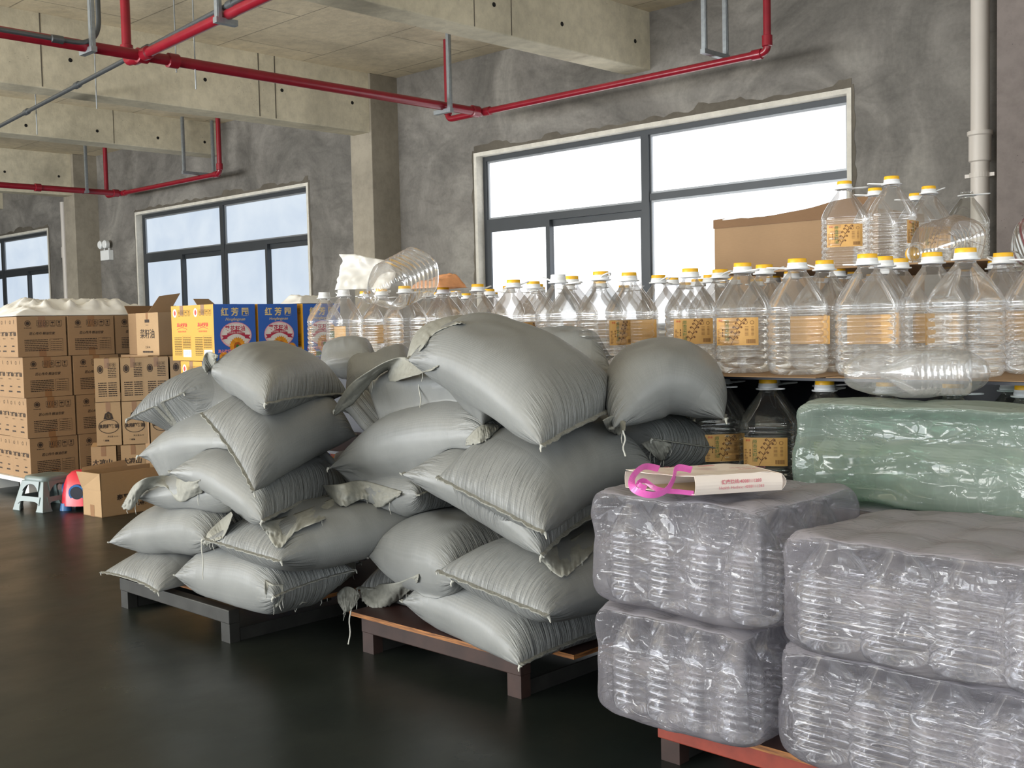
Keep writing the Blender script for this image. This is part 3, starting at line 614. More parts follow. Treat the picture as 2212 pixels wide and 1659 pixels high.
# ================================================================== GRAIN SACKS
placed = []      # (bvh, bbox)
def crumple(v, f, amp, seed): return noise.noise(Vector((v.x*f+seed, v.y*f, v.z*f)))*amp
def smooth01(t): t = max(0, min(1, t)); return t*t*(3-2*t)
def sack(label, A, B, Cc, Dd, T=0.17, arch=0.0, floor=0.13, nar=0.10, concave=0.03, seed=0, seam='A', flaps=(), threads=(), group='woven grain sacks', sag=0.0, belly=0.0):
    """A,B = corners of one sewn end, Cc,Dd = the other end's corners (Cc next to A)."""
    A, B, Cc, Dd = map(Vector, (A, B, Cc, Dd)); rnd = random.Random(seed); T *= 1.2
    NU, NV = 64, 40
    def midp(u, v):       # u 0..1 from end AB to end CD, v -1..1
        wv = 1-nar*(1-abs(2*u-1)**3)
        e0 = (A+B)/2+(B-A)/2*v*wv; e1 = (Cc+Dd)/2+(Dd-Cc)/2*v*wv
        p = e0.lerp(e1, u); ax = ((Cc+Dd)/2-(A+B)/2).normalized()
        k = (1-abs(v)**2)
        p = p+ax*concave*k*((1-smooth01(u/0.3)))-ax*concave*k*smooth01((u-0.7)/0.3)
        p.z += arch*(1-(2*u-1)**2)-sag*(1-v*v)*(1-(2*u-1)**2)
        return p
    ax = ((Cc+Dd)-(A+B)).normalized(); lat = ((B-A)+(Dd-Cc)).normalized(); nrm = ax.cross(lat).normalized()
    if nrm.z < 0: nrm = -nrm
    L = ((Cc+Dd)/2-(A+B)/2).length
    s_ = rnd.random()*50
    def thick(u, v):
        x = abs(2*u-1); h = (1-x**3.4)**0.6 if x < 1 else 0
        y = abs(v); q = (1-y**3.0)**0.5 if y < 1 else 0
        return T/2*h*q
    def local_n(u, v):
        e = 0.02
        du = midp(min(1, u+e), v)-midp(max(0, u-e), v); dv = midp(u, min(1, v+e))-midp(u, max(-1, v-e))
        n = du.cross(dv); n.normalize()
        return n if n.dot(nrm) > 0 else -n
    # closed cross-section loops: top row v -1..1 then bottom row back
    vs = [-math.cos(math.pi*j/NV) for j in range(NV+1)]
    us = [0.5-0.5*math.cos(math.pi*i/NU)*(0.35+0.65*abs(math.cos(math.pi*i/NU))**0.5) if 0 < i < NU else i/NU for i in range(NU+1)]
    us = sorted(us)
    verts = []; uvs = []
    for i, u in enumerate(us):
        x = abs(2*u-1)
        for side in (1, -1):
            rng = range(NV+1) if side == 1 else range(NV-1, 0, -1)
            for j in rng:
                v = vs[j]; p = midp(u, v); n = local_n(u, v); h = thick(u, v)
                endm = smooth01((x-0.55)/0.45)
                # pleats gathered by the seam and soft folds along the body
                pl = endm*(1-x**8)*0.007*noise.noise(Vector((v*9+s_, u*1.2, side*3+s_)))*(1-abs(v)**6)
                fold = 0.010*noise.noise(Vector((u*3.1+s_, v*1.6, side*5)))*(1-x**4)
                cr = 0.007*(abs(noise.noise(Vector((u*6.5+s_, v*2.0+2*u, 9)))))*(1-x**4)
                d = h + (pl+fold-cr)*(1 if h > 0.004 else h/0.004)
                d *= (1+belly*(1-x*x))
                p = p+n*(side*d)
                # the folded long sides stay round
                verts.append(p); uvs.append((0.5+(u-0.5)*0.98, (v*0.5+0.5)*0.62+(0 if side > 0 else 2.0)))
    M = 2*NV
    faces = []
    for i in range(NU):
        for j in range(M):
            faces.append((i*M+j, i*M+(j+1) % M, (i+1)*M+(j+1) % M, (i+1)*M+j))
    # settle onto what is below
    lo = Vector((min(v.x for v in verts), min(v.y for v in verts), min(v.z for v in verts))); hi = Vector((max(v.x for v in verts), max(v.y for v in verts), max(v.z for v in verts)))
    cen = sum(verts, Vector())/len(verts)
    moved = {}
    for bv, bl, bh in placed:
        if bl.x > hi.x or bh.x < lo.x or bl.y > hi.y or bh.y < lo.y or bl.z > hi.z or bh.z < lo.z: continue
        for k, p in enumerate(verts):
            if not (bl.x < p.x < bh.x and bl.y < p.y < bh.y and bl.z < p.z < bh.z): continue
            q, n, _, dist = bv.find_nearest(p)
            if q is not None and (p-q).dot(n) < 0.0015: verts[k] = q+n*0.0022
    for k, p in enumerate(verts):
        if p.z < floor: p.z = floor+0.001
    # light relaxing of the whole skin so contact lines stay soft
    for _ in range(2):
        nv = list(verts)
        for i in range(1, NU):
            for j in range(M):
                k = i*M+j
                nv[k] = verts[k]*0.5+(verts[i*M+(j+1) % M]+verts[i*M+(j-1) % M]+verts[k-M]+verts[k+M])*0.125
        verts = nv
    c0 = Vector((cen.x, cen.y, min(p.z for p in verts)))
    me = bpy.data.meshes.new('sack'); me.from_pydata([tuple(p-c0) for p in verts], [], faces); me.update()
    me.polygons.foreach_set('use_smooth', [True]*len(faces))
    ul = me.uv_layers.new(name='UVMap'); data = []
    for f in faces:
        vv = [uvs[k] for k in f]; 
        for (a_, b_) in vv:
            if abs(b_-vv[0][1]) > 1: b_ = b_-2 if b_ > 1 else b_+2
            data += [a_, b_]
    ul.data.foreach_set('uv', data)
    o = link('grain_sack', me, M_sack, None, c0); tag(o, label, 'sack', group)
    placed.append((BVHTree.FromPolygons(verts, faces), Vector((min(v.x for v in verts), min(v.y for v in verts), min(v.z for v in verts))), Vector((max(v.x for v in verts), max(v.y for v in verts), max(v.z for v in verts)))))
    # sewn seams
    for end, i in (('A', 0), ('C', NU)):
        row = [verts[i*M+j] for j in range(NV+1)]; outd = -ax if end == 'A' else ax
        sm = MB(); wob = [outd*(0.004+0.003*math.sin(k*1.7+s_))+Vector((0, 0, 0.003*noise.noise(Vector((k*0.7, s_, 0))))) for k in range(NV+1)]
        pts = [p+w_-c0 for p, w_ in zip(row, wob)]
        i0 = 0
        ww = 0.008
        prof = []
        for k, p in enumerate(pts):
            a_ = outd*ww*(1+0.35*noise.noise(Vector((k*1.3, s_, 4)))); h_ = nrm*0.003
            prof.append([tuple(p-outd*0.006+h_), tuple(p+a_+h_*0.6), tuple(p+a_-h_*0.6), tuple(p-outd*0.006-h_)])
        sm.rings(prof); sm.build('stitched_seam', M_seam, o, True, angle=60)
        for tip in ((pts[0], -lat), (pts[-1], lat)) if end == seam[0] else ():
            t_ = MB(); q = tip[0]; pp = [q, q+tip[1]*0.006+Vector((0, 0, -0.006)), q+tip[1]*0.007+Vector((0.002, 0, -0.014))]
            t_.tube(pp, [0.005, 0.003, 0.0015], 6); t_.build('knot', M_thread, o, True)
    for fl in flaps:
        # unsewn hem hanging off an end: (end, v0, v1, width, ruffle, droop, turn)
        end, v0, v1, wd, ruf, droop = fl[:6]; turn = fl[6] if len(fl) > 6 else 0
        i = 0 if end == 'A' else NU; row = [verts[i*M+j] for j in range(NV+1)]; outd = (-ax if end == 'A' else ax)
        def along(v):
            t = (v*0.5+0.5)
            # row is cosine spaced
            ang = math.acos(max(-1, min(1, -v)))/math.pi*NV; k = min(NV-1, int(ang)); return row[k].lerp(row[k+1], ang-k)
        sd = rnd.random()*30
        def fp(s, r):
            p = along(v0+(v1-v0)*s); k = r*r
            ww_ = wd*(0.75+0.5*noise.noise(Vector((s*3+sd, 0, 1))))
            dirn = (outd+nrm*turn*(0.6+0.4*math.sin(s*5+sd))).normalized()
            q = p+dirn*ww_*r
            q += nrm*ruf*r*(noise.noise(Vector((s*5+sd, r*1.2, 2)))*1.5+0.5*math.sin(s*11+sd+r*2))
            q += lat*ruf*0.7*r*noise.noise(Vector((s*6, r*2, sd)))
            q += nrm*0.006*noise.noise(Vector((s*18, r*7, sd)))*min(1, r*3)
            q.z -= droop*k
            return q-c0
        fb = MB().grid(fp, 44, 12); fb.build('hem_flap', M_hem, o, True, solid=0.0022)
    for (px, py, dz, bend) in threads:
        p = Vector(px) if not isinstance(px, (int, float)) else None
        t_ = MB(); pts = [p-c0, p+Vector((0.003, 0, -dz*0.4))-c0, p+Vector((bend*0.5, 0, -dz*0.75))-c0, p+Vector((bend, 0, -dz))-c0]
        t_.tube(pts, 0.0022, 6).build('loose_thread', M_thread, o, True)
    return o
V = Vector
FY = 2.0
# ---- left stack (on the black pallet)
yl = 2.03
def off(p, dx=0, dy=0, dz=0): return Vector((p.x+dx, p.y+dy, p.z+dz))
q = P(222, 1237, Y=yl); r = P(342, 1280, Y=yl-0.03)
sack('small bottom sack at the left corner of the left stack, overhanging the pallet', q, r, off(q, .02, .55, .02), off(r, .02, .55, .02), T=.17, seed=1, floor=.134)
q = P(590, 1290, Y=yl-.02); c = P(376, 1243, Y=yl+.02)
sack('wide bottom sack of the left stack with a tied neck at its right end', q, off(q, 0, .33, .03), c, off(c, 0, .33, .02), T=.215, seed=2, floor=.134, nar=.04, arch=.0)
q = P(655, 1290, Y=yl+.30); r = P(778, 1215, Y=yl+.72)
sack('bottom right sack of the left stack with a long open hem along its end', q, r, off(q, -.45, 0, .0), off(r, -.45, 0, 0), T=.19, seed=3, floor=.134)
q = P(438, 1165, Y=yl-.03); c = P(234, 1172, Y=yl+.03)
sack('second-layer sack at the left side of the left stack, pointed corner outward', q, off(q, .02, .42, .03), c, off(c, 0, .42, .03), T=.185, seed=4, arch=.02, floor=.2)
q = P(447, 1165, Y=yl-.03); r = P(607, 1212, Y=yl-.07)
sack('second-layer sack of the left stack with its long sewn edge facing front', q, r, off(q, .16, .6, .05), off(r, .16, .6, .06), T=.17, seed=5, concave=.0)
q = P(290, 1075, Y=yl+.0); c = P(500, 1070, Y=yl+.0)
sack('third-layer small sack at the left of the left stack with a ragged open hem', q, off(q, .0, .4, .02), c, off(c, 0, .4, .02), T=.15, seed=6)
q = P(565, 1125, Y=yl-.08); r = P(760, 1060, X=-3.33); c = P(365, 1020, Y=yl-.02)
sack('large third-layer sack of the left stack with a torn hem hanging along its right end', q, r, c, off(c, .0, .45, .03), T=.19, seed=7, arch=.02)
q = P(298, 985, Y=yl+.06); c = P(505, 960, Y=yl+.06)
sack('fourth-layer sack at the left of the left stack, rounded with loose threads at its corner', q, off(q, .02, .45, .03), c, off(c, .02, .45, .03), T=.20, seed=8, arch=.015, nar=.05)
q = P(436, 892, Y=yl-.0); r = P(550, 1062, Y=yl-.12)
sack('large fourth-layer sack of the left stack with a long steep puckered seam in front', q, r, V((-3.62, 2.62, .86)), V((-3.22, 2.50, .70)), T=.19, seed=9, arch=.02, concave=.02)
q = P(277, 905, Y=yl); r = P(398, 848, Y=yl+.12)
sack('top left sack of the left stack, sewn end pointing down to the left', q, r, off(q, .42, .42, .12), off(r, .30, .42, .06), T=.17, seed=10, arch=.03, concave=.0)
q = P(752, 850, X=-3.36); r2 = P(572, 872, Y=yl-.1); c = P(445, 800, Y=yl+.05)
sack('topmost sack of the left stack with a frayed ear at its upper left corner', r2, q, c, P(600, 770, Y=2.6), T=.185, seed=11, arch=.012)
sack('back sack of the left stack peeking out below the blue cartons', P(690, 800, Y=2.75), P(700, 775, Y=3.1), P(810, 790, Y=2.75), P(815, 770, Y=3.05), T=.15, seed=12, arch=.02, floor=.7)
sack('back sack between the two stacks, dark and half hidden', P(745, 860, Y=2.65), P(770, 790, Y=3.0), P(900, 850, Y=2.7), P(905, 770, Y=3.0), T=.18, seed=13, arch=.03, floor=.6)
sack('deep middle sack in the gap between the stacks at mid height', P(700, 1050, Y=2.5), P(720, 1020, Y=2.9), P(800, 1050, Y=2.5), P(800, 1010, Y=2.9), T=.17, seed=14, floor=.4)
sack('deep bottom sack in the gap between the stacks at pallet height', P(690, 1190, Y=2.6), P(700, 1170, Y=2.95), P(800, 1190, Y=2.6), P(800, 1165, Y=2.95), T=.17, seed=15, floor=.2)
# ---- middle stack
ym = 2.26
q = P(1120, 1436, Y=ym-.06); r = P(1375, 1340, X=-2.10); c = P(868, 1300, Y=ym+.02)
sack('big bottom sack of the middle stack whose corner droops over the front pallet edge', q, r, c, off(c, 0, .42, .04), T=.215, seed=21, arch=.02, floor=.134, nar=.04, concave=.02)
q = P(775, 1270, Y=ym+.14); r = P(905, 1290, Y=ym+.14)
sack('bottom left sack of the middle stack with a twisted tied mouth', q, r, off(q, .02, .45, .02), off(r, .02, .45, .02), T=.20, seed=22, floor=.134, nar=.02)
q = P(975, 1255, Y=ym-.05); c = P(790, 1195, Y=ym+.03)
sack('second-layer sack at the left of the middle stack with a plain rounded end', q, off(q, .04, .4, .05), c, off(c, .0, .4, .0), T=.225, seed=23, nar=.02)
q = P(947, 1232, Y=ym-.06); r = P(1187, 1330, Y=ym-.12)
sack('second-layer sack of the middle stack, long sewn edge sloping down to the right', q, r, off(q, .12, .55, .06), off(r, .12, .55, .06), T=.18, seed=24, concave=.0)
q = P(728, 1085, Y=ym+.06); c = P(900, 1070, Y=ym+.06)
sack('third-layer sack at the left of the middle stack with crumpled open mouth', q, off(q, .0, .38, .03), c, off(c, 0, .38, .03), T=.16, seed=25)
q = P(1168, 1200, Y=ym-.13); r = P(1345, 1085, X=-2.07); c = P(868, 1025, Y=ym-.05)
sack('long third-layer sack of the middle stack sloping down to a dirty torn hem', q, r, c, off(c, .05, .42, .05), T=.18, seed=26, arch=.02)
q = P(712, 1010, Y=ym+.04); c = P(1045, 945, Y=ym+.0)
sack('fourth-layer sack at the left of the middle stack with a pointed left corner', q, off(q, .04, .42, .05), c, off(c, 0, .42, .04), T=.215, seed=27, arch=.02)
q = P(947, 1030, Y=ym-.08); r = P(1177, 1150, Y=ym-.2)
sack('large speckled fourth-layer sack of the middle stack with pleated front seam', q, r, V((-2.50, 2.85, .76)), V((-1.98, 2.64, .66)), T=.195, seed=28, arch=.035, concave=.0)
q = P(725, 885, Y=ym+.12); c = P(990, 850, Y=ym+.08)
sack('upper left sack of the middle stack draped with its own open hem', q, off(q, .03, .4, .06), c, off(c, 0, .4, .06), T=.17, seed=29, arch=.015)
q = P(1405, 948, X=-2.02); r = P(1577, 972, Y=2.98)
sack('right side sack of the middle stack with a pleated end seam, below the smooth one', q, r, off(q, -.5, .0, .02), off(r, -.45, .0, .02), T=.17, seed=30, floor=.5, concave=.0)
q = P(1564, 905, Y=2.72); c = P(1325, 925, Y=2.42)
sack('large smooth sack at the top right of the middle stack in front of the bottles', q, off(q, -.30, .36, .05), c, off(c, -.30, .36, .05), T=.185, seed=31, arch=.10, nar=.02, concave=.0, floor=.6)
sack('back sack of the middle stack peeking out below the labelled bottles', P(1130, 790, Y=2.86), P(1130, 760, Y=3.1), P(1320, 800, Y=2.9), P(1320, 770, Y=3.1), T=.17, seed=32, arch=.02, floor=.7)
q = P(1168, 962, Y=ym-.16); r = P(1362, 866, X=-2.06); c = P(880, 778, Y=ym-.06); d_ = P(1010, 705, Y=ym+.28)
sack('topmost sack of the middle stack draped diagonally with a folded hem at its upper end', q, r, c, d_, T=.20, seed=33, arch=.035, concave=.01)

# ---- torn, crumpled hems hanging over the sacks
def onto(px, py, Y, lift=.012):
    d = ray(px, py); L_ = d.length; dn = d/L_; best = None
    for bv, _, _ in placed:
        h, n, _, ds = bv.ray_cast(O, dn, 6)
        if h is not None and (best is None or ds < best): best = ds
    ty = O+d*(Y/d.y); dy_ = (ty-O).length
    if best is None or abs(best-dy_) > .30: return ty
    return O+dn*(best-lift)
def catmull(pts, n):
    out = []
    m = len(pts)-1
    for q in range(n+1):
        f = q/n*m; i = min(m-1, int(f)); t = f-i; p0, p1, p2, p3_ = pts[max(i-1, 0)], pts[i], pts[i+1], pts[min(i+2, m)]
        out.append(.5*((2*p1)+(-p0+p2)*t+(2*p0-5*p1+4*p2-p3_)*t*t+(-p0+3*p1-3*p2+p3_)*t**3))
    return out
def find(txt): return [o for o in C.objects if o.get('label', '').startswith(txt)][0]
def hem(txt, up, lo, Y0, Y1=None, amp=.012, seed=0, lift=.010, name='hem_flap', mat=None, fray=True):
    Y1 = Y0 if Y1 is None else Y1; par = find(txt); c0 = par.location; N_ = 56
    U_ = catmull([onto(x, y, Y0+(Y1-Y0)*i/(len(up)-1), lift*.4) for i, (x, y) in enumerate(up)], N_)
    L_ = catmull([onto(x, y, Y0+(Y1-Y0)*i/(len(lo)-1), lift) for i, (x, y) in enumerate(lo)], N_)
    tv = (O-sum(U_, Vector())/len(U_)).normalized()
    def f(a, b):
        i = min(N_, int(a*N_+.5)); p = U_[i].lerp(L_[i], b); e = min(1, b*2.5)
        w_ = amp*e*(1.3*noise.noise(Vector((a*7+seed, b*2, 1)))+.7*(1-2*abs(noise.noise(Vector((a*16+seed, b*4+a*3, 3)))))+.35*noise.noise(Vector((a*34, b*12, seed))))
        q = p+tv*(w_+.006*math.sin(math.pi*b)); q.z += .006*noise.noise(Vector((a*22+seed, 5, b)))*b; return q-c0
    o = MB().grid(f, 56, 14).build(name, mat or M_hem, par, True, solid=.0022 if mat is None else 0)
    if not fray: return o
    fr = MB(); rd = random.Random(seed)
    for k in range(5):
        i = rd.randrange(2, N_-1); p = L_[i]-c0; l = rd.uniform(.012, .04)
        fr.tube([p, p+Vector((rd.uniform(-.004, .004), 0, -l*.5)), p+Vector((rd.uniform(-.008, .008), 0, -l))], [.0016, .0012, .0006], 5)
    fr.build('frayed_thread', M_thread, par, True)
    return o
def thread(txt, a, b, Y, seed=0):
    par = find(txt); c0 = par.location; A_, B_ = onto(*a, Y, .014), onto(*b, Y, .012); m = []
    if abs(A_.x-B_.x)+abs(A_.y-B_.y) > .12: B_ = Vector((A_.x, A_.y, B_.z))
    for k in range(9): t = k/8; p = A_.lerp(B_, t); m.append(p+Vector((.004*math.sin(k*1.1+seed), 0, 0))-c0)
    MB().tube(m, .0022, 6).build('loose_thread', M_thread, par, True)
hem('bottom right sack of the left', [(598, 1268), (640, 1258), (690, 1238), (735, 1212), (768, 1205)], [(610, 1308), (655, 1303), (700, 1292), (742, 1258), (768, 1238)], 2.25, 2.6, .012, 1)
hem('wide bottom sack of the left', [(572, 1252), (590, 1262), (612, 1262)], [(572, 1280), (594, 1312), (612, 1292)], 2.0, None, .006, 2)
hem('second-layer sack at the left side of', [(436, 1172), (450, 1150), (475, 1125), (500, 1105)], [(444, 1180), (462, 1170), (484, 1158), (503, 1112)], 1.98, None, .008, 3)
hem('third-layer small sack', [(272, 1078), (290, 1048), (318, 1032), (360, 1028), (410, 1040), (432, 1036)], [(262, 1096), (284, 1100), (312, 1062), (356, 1052), (388, 1084), (438, 1062)], 2.0, None, .014, 4)
hem('large third-layer sack of the left', [(560, 1130), (610, 1118), (660, 1102), (710, 1080), (752, 1062)], [(575, 1150), (602, 1184), (640, 1148), (700, 1122), (762, 1098)], 1.93, 2.45, .014, 5)
hem('topmost sack of the left', [(437, 792), (440, 770), (452, 760), (472, 768)], [(446, 806), (456, 796), (463, 786), (468, 776)], 2.1, None, .010, 6)
hem('upper left sack of the middle', [(718, 890), (752, 835), (800, 800), (842, 778), (880, 772), (948, 790)], [(726, 897), (762, 872), (806, 822), (838, 800), (842, 824), (925, 802)], 2.32, 2.35, .014, 7)
hem('topmost sack of the middle', [(880, 770), (893, 728), (918, 702), (960, 686), (1000, 681), (1034, 690)], [(884, 782), (912, 752), (936, 722), (972, 704), (1004, 698), (1036, 696)], 2.25, 2.55, .010, 8)
hem('long third-layer sack of the middle', [(1160, 1192), (1200, 1180), (1245, 1158), (1285, 1130), (1312, 1106)], [(1172, 1212), (1212, 1246), (1250, 1222), (1285, 1185), (1312, 1140)], 2.12, 2.45, .010, 9)
hem('third-layer sack at the left of the middle', [(697, 1048), (735, 1046), (775, 1038), (815, 1046), (868, 1062)], [(712, 1072), (742, 1094), (785, 1078), (818, 1096), (862, 1072)], 2.28, None, .014, 10)
hem('fourth-layer sack at the left of the middle', [(1008, 948), (1030, 925), (1052, 916), (1076, 918)], [(1006, 962), (1035, 958), (1058, 944), (1078, 926)], 2.25, None, .008, 11)
hem('large speckled', [(1384, 958), (1412, 950), (1450, 958)], [(1404, 975), (1430, 996), (1450, 966)], 2.6, None, .007, 12)
hem('large smooth sack', [(1302, 908), (1326, 898), (1352, 912)], [(1314, 930), (1334, 940), (1350, 930)], 2.35, None, .007, 13)
hem('bottom left sack of the middle', [(778, 1268), (820, 1262), (860, 1258), (905, 1240)], [(782, 1298), (815, 1316), (862, 1296), (902, 1256)], 2.38, None, .012, 14)
hem('bottom left sack of the middle', [(728, 1282), (745, 1268), (762, 1270), (776, 1282)], [(730, 1300), (746, 1322), (764, 1312), (776, 1290)], 2.36, None, .016, 15)
thread('upper left sack of the middle', (905, 800), (908, 880), 2.3, 1)
thread('bottom left sack of the middle', (757, 1318), (754, 1392), 2.2, 2)
thread('second-layer sack at the left side of', (436, 1168), (432, 1240), 1.98, 3)
thread('third-layer sack at the left of the middle', (731, 1085), (733, 1155), 2.25, 4)
thread('large smooth sack', (1348, 930), (1346, 960), 2.3, 5)

# ================================================================== BOTTLES
def sq_ring(r, z, e=3.2, n=40, cx=0, cy=0, wob=0):
    out = []
    for k in range(n):
        a = 2*math.pi*k/n; c, d = math.cos(a), math.sin(a)
        rr = r/((abs(c)**e+abs(d)**e)**(1/e)); out.append((cx+c*rr, cy+d*rr, z))
    return out
BH = 0.335; BR = 0.088
def bottle_body_mesh(h=BH, R=BR, ribs=7, name='bottle'):
    m = MB(); rg = []
    rg.append(sq_ring(R*0.35, 0.012, 2.3)); rg.append(sq_ring(R*0.70, 0.0, 2.6)); rg.append(sq_ring(R*0.90, 0.004, 3.0)); rg.append(sq_ring(R, 0.020))
    zb, zt = 0.028, h*0.555
    for i in range(ribs):
        z0 = zb+(zt-zb)*i/ribs; dz = (zt-zb)/ribs
        for f, k in ((0.0, 1.0), (0.34, 1.0), (0.48, 0.962), (0.60, 0.955), (0.72, 0.965), (0.86, 1.0)):
            rg.append(sq_ring(R*k*(1+0.004*math.sin(i*2)), z0+dz*f))
    rg.append(sq_ring(R, zt)); rg.append(sq_ring(R*0.965, zt+0.004)); rg.append(sq_ring(R*1.0, zt+0.010)); rg.append(sq_ring(R*1.0, h*0.61, 3.0))
    for t in (0.12, 0.3, 0.5, 0.7, 0.85, 1.0):
        rr = R*(1-t)+0.027*t; rr *= 1+0.10*math.sin(math.pi*t)
        rg.append(sq_ring(rr, h*0.61+(h*0.905-h*0.61)*t, 3.0-1.0*t))
    rg.append(sq_ring(0.027, h*0.925, 2)); rg.append(sq_ring(0.033, h*0.927, 2)); rg.append(sq_ring(0.033, h*0.935, 2)); rg.append(sq_ring(0.0245, h*0.937, 2)); rg.append(sq_ring(0.0245, h*0.985, 2))
    m.rings(rg, capb=True, capt=False); return m.me(name, True)
def cap_mesh():
    m = MB(); n = 28; z = BH*0.937
    m.rings([sq_ring(r, zz, 2, n) for r, zz in ((0.0292, z), (0.0304, z+0.003), (0.0300, z+0.009), (0.0286, z+0.010), (0.0286, z+0.016), (0.0278, z+0.017))], capb=False, capt=True)
    return m.me('cap', True)
def insert_mesh():
    m = MB(); n = 36; z = BH*0.937+0.0165; rg = []
    for r, zz in ((0.0274, z), (0.0274, z+0.001), (0.0270, z+0.011), (0.0260, z+0.0125)):
        rg.append([(x*(1+0.012*(k % 2)), y*(1+0.012*(k % 2)), q) for k, (x, y, q) in enumerate(sq_ring(r, zz, 2, n))])
    m.rings(rg, capb=True, capt=True); return m.me('cap_insert', True)
def handle_mesh(kind=0):
    m = MB(); z = BH*0.93; pts = []
    m.rings([sq_ring(r, zz, 2, 28) for r, zz in ((0.028, z), (0.037, z), (0.037, z+0.004), (0.028, z+0.004))], capb=False, capt=False)
    Lh = 0.085 if kind == 0 else 0.06
    prof = [[(-0.004, -0.0015), (0.004, -0.0015), (0.004, 0.0015), (-0.004, 0.0015)]]
    path = [(0.025, -0.013), (0.045, -0.014), (Lh-0.012, -0.013), (Lh, -0.007), (Lh+0.003, 0), (Lh, 0.007), (Lh-0.012, 0.013), (0.045, 0.014), (0.025, 0.013)]
    up = 0.004 if kind == 0 else 0.02
    m.tube([(x, y, z+0.002+up*(x/Lh)) for x, y in path], 0.0026, 6)
    return m.me('handle', True)
def label_mesh(wid=0.125, z0=0.087, z1=0.172, R=BR, e=3.2):
    m = MB(); n = 14
    def pt(t, z, k=0.0012):
        a = -math.pi/2+(t-0.5)*wid/R*0.98; c, d = math.cos(a), math.sin(a); rr = (R+k)/((abs(c)**e+abs(d)**e)**(1/e)); return (c*rr, d*rr, z)
    for i in range(n): m.quad(pt(i/n, z0), pt((i+1)/n, z0), pt((i+1)/n, z1), pt(i/n, z1), 0)
    # printed marks: column of characters, a sprig, small text lines, barcode
    def bar(t0, t1, a, b, mi=1): m.quad(pt(t0, z0+(z1-z0)*a, .0019), pt(t1, z0+(z1-z0)*a, .0019), pt(t1, z0+(z1-z0)*b, .0019), pt(t0, z0+(z1-z0)*b, .0019), mi)
    rd = random.Random(3)
    for k in range(10): bar(0.03, 0.07+rd.random()*0.06, 0.06+k*0.055, 0.06+k*0.055+0.02)
    for k in range(3): bar(0.15, 0.175, 0.32+k*0.10, 0.39+k*0.10)
    bar(0.215, 0.22, 0.15, 0.9)
    for k in range(9): bar(0.74+k*0.022, 0.74+k*0.022+0.010, 0.07, 0.22)
    for k in range(7): bar(0.70, 0.78, 0.36+k*0.05, 0.375+k*0.05); bar(0.84, 0.9, 0.36+k*0.05, 0.375+k*0.05)
    for (t, b) in ((0.72, 0.82), (0.86, 0.82)):
        for a in range(10):
            x0, x1 = a/10*2*math.pi, (a+1)/10*2*math.pi
            m.quad(*[pt(t+0.045*k*math.cos(x), z0+(z1-z0)*(b+0.07*k*math.sin(x)), .0019) for x, k in ((x0, 1), (x1, 1), (x1, .8), (x0, .8))], 1)
    # sprig with leaves
    def seg(p, q, w_):
        dx, dy = q[0]-p[0], q[1]-p[1]; l = math.hypot(dx, dy)+1e-6; nx, ny = -dy/l*w_, dx/l*w_
        m.quad(*[pt(a, z0+(z1-z0)*b, .0019) for a, b in ((p[0]-nx, p[1]-ny), (q[0]-nx, q[1]-ny), (q[0]+nx, q[1]+ny), (p[0]+nx, p[1]+ny))], 1)
    stem = [(0.36, 0.02), (0.42, 0.2), (0.47, 0.4), (0.52, 0.58), (0.58, 0.72), (0.62, 0.85)]
    for a, b in zip(stem, stem[1:]): seg(a, b, 0.006)
    for i, (x, y) in enumerate(stem[1:]):
        for sgn in (-1, 1):
            for q in range(3): seg((x, y), (x+sgn*(0.03+0.03*q), y+0.03+0.05*q), 0.008); 
            m.quad(*[pt(a, z0+(z1-z0)*b, .0019) for a, b in ((x+sgn*0.07, y+0.06), (x+sgn*0.10, y+0.03), (x+sgn*0.13, y+0.07), (x+sgn*0.10, y+0.12))], 1)
    return m
TXT_LAB = '原香菜籽油'
def label_full():
    m = label_mesh(); z0, z1 = 0.087, 0.172; R = BR; e = 3.2; wid = 0.125
    def pt(x, z, k=0.0021):
        a = -math.pi/2+x/R*0.98; c, d = math.cos(a), math.sin(a); rr = (R+k)/((abs(c)**e+abs(d)**e)**(1/e)); return (c*rr, d*rr, z)
    for i, ch in enumerate(TXT_LAB):
        v, f = text_mesh(ch, 0.0135); k0 = len(m.v); m.v += [pt(-0.0285+a[0], z1-0.013-i*0.0135+a[1]) for a in v]; m.f += [tuple(k0+q for q in p) for p in f]; m.mi += [2]*len(f)
    for x, s_ in ((-0.052, '原香'),):
        v, f = text_mesh(s_, 0.007); k0 = len(m.v); m.v += [pt(x+0.004+a[0], z1-0.009+a[1]) for a in v]; m.f += [tuple(k0+q for q in p) for p in f]; m.mi += [3]*len(f)
    return m.me('paper_label', False)
ME_B = bottle_body_mesh(); ME_B.materials.append(M_pet)
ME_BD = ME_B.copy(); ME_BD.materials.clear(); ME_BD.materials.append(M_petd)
ME_CAP = cap_mesh(); ME_CAP.materials.append(M_capw); ME_INS = insert_mesh(); ME_INS.materials.append(M_capy)
ME_INSW = ME_INS.copy(); ME_INSW.materials.clear(); ME_INSW.materials.append(M_capw)
ME_H = [handle_mesh(0), handle_mesh(1)]
for m_ in ME_H: m_.materials.append(M_capw)
ME_L = label_full(); 
for m_ in (M_lab, M_labink, M_leaf, M_inkred): ME_L.materials.append(m_)
def child(name, me, parent): o = bpy.data.objects.new(name, me); C.objects.link(o); o.parent = parent; return o
def rz_from(p, face):  # rotate so the label (-Y side) faces the camera plus an offset angle
    d = Vector((O.x-p[0], O.y-p[1])); return math.atan2(d.y, d.x)+math.pi/2+face
BOT = []
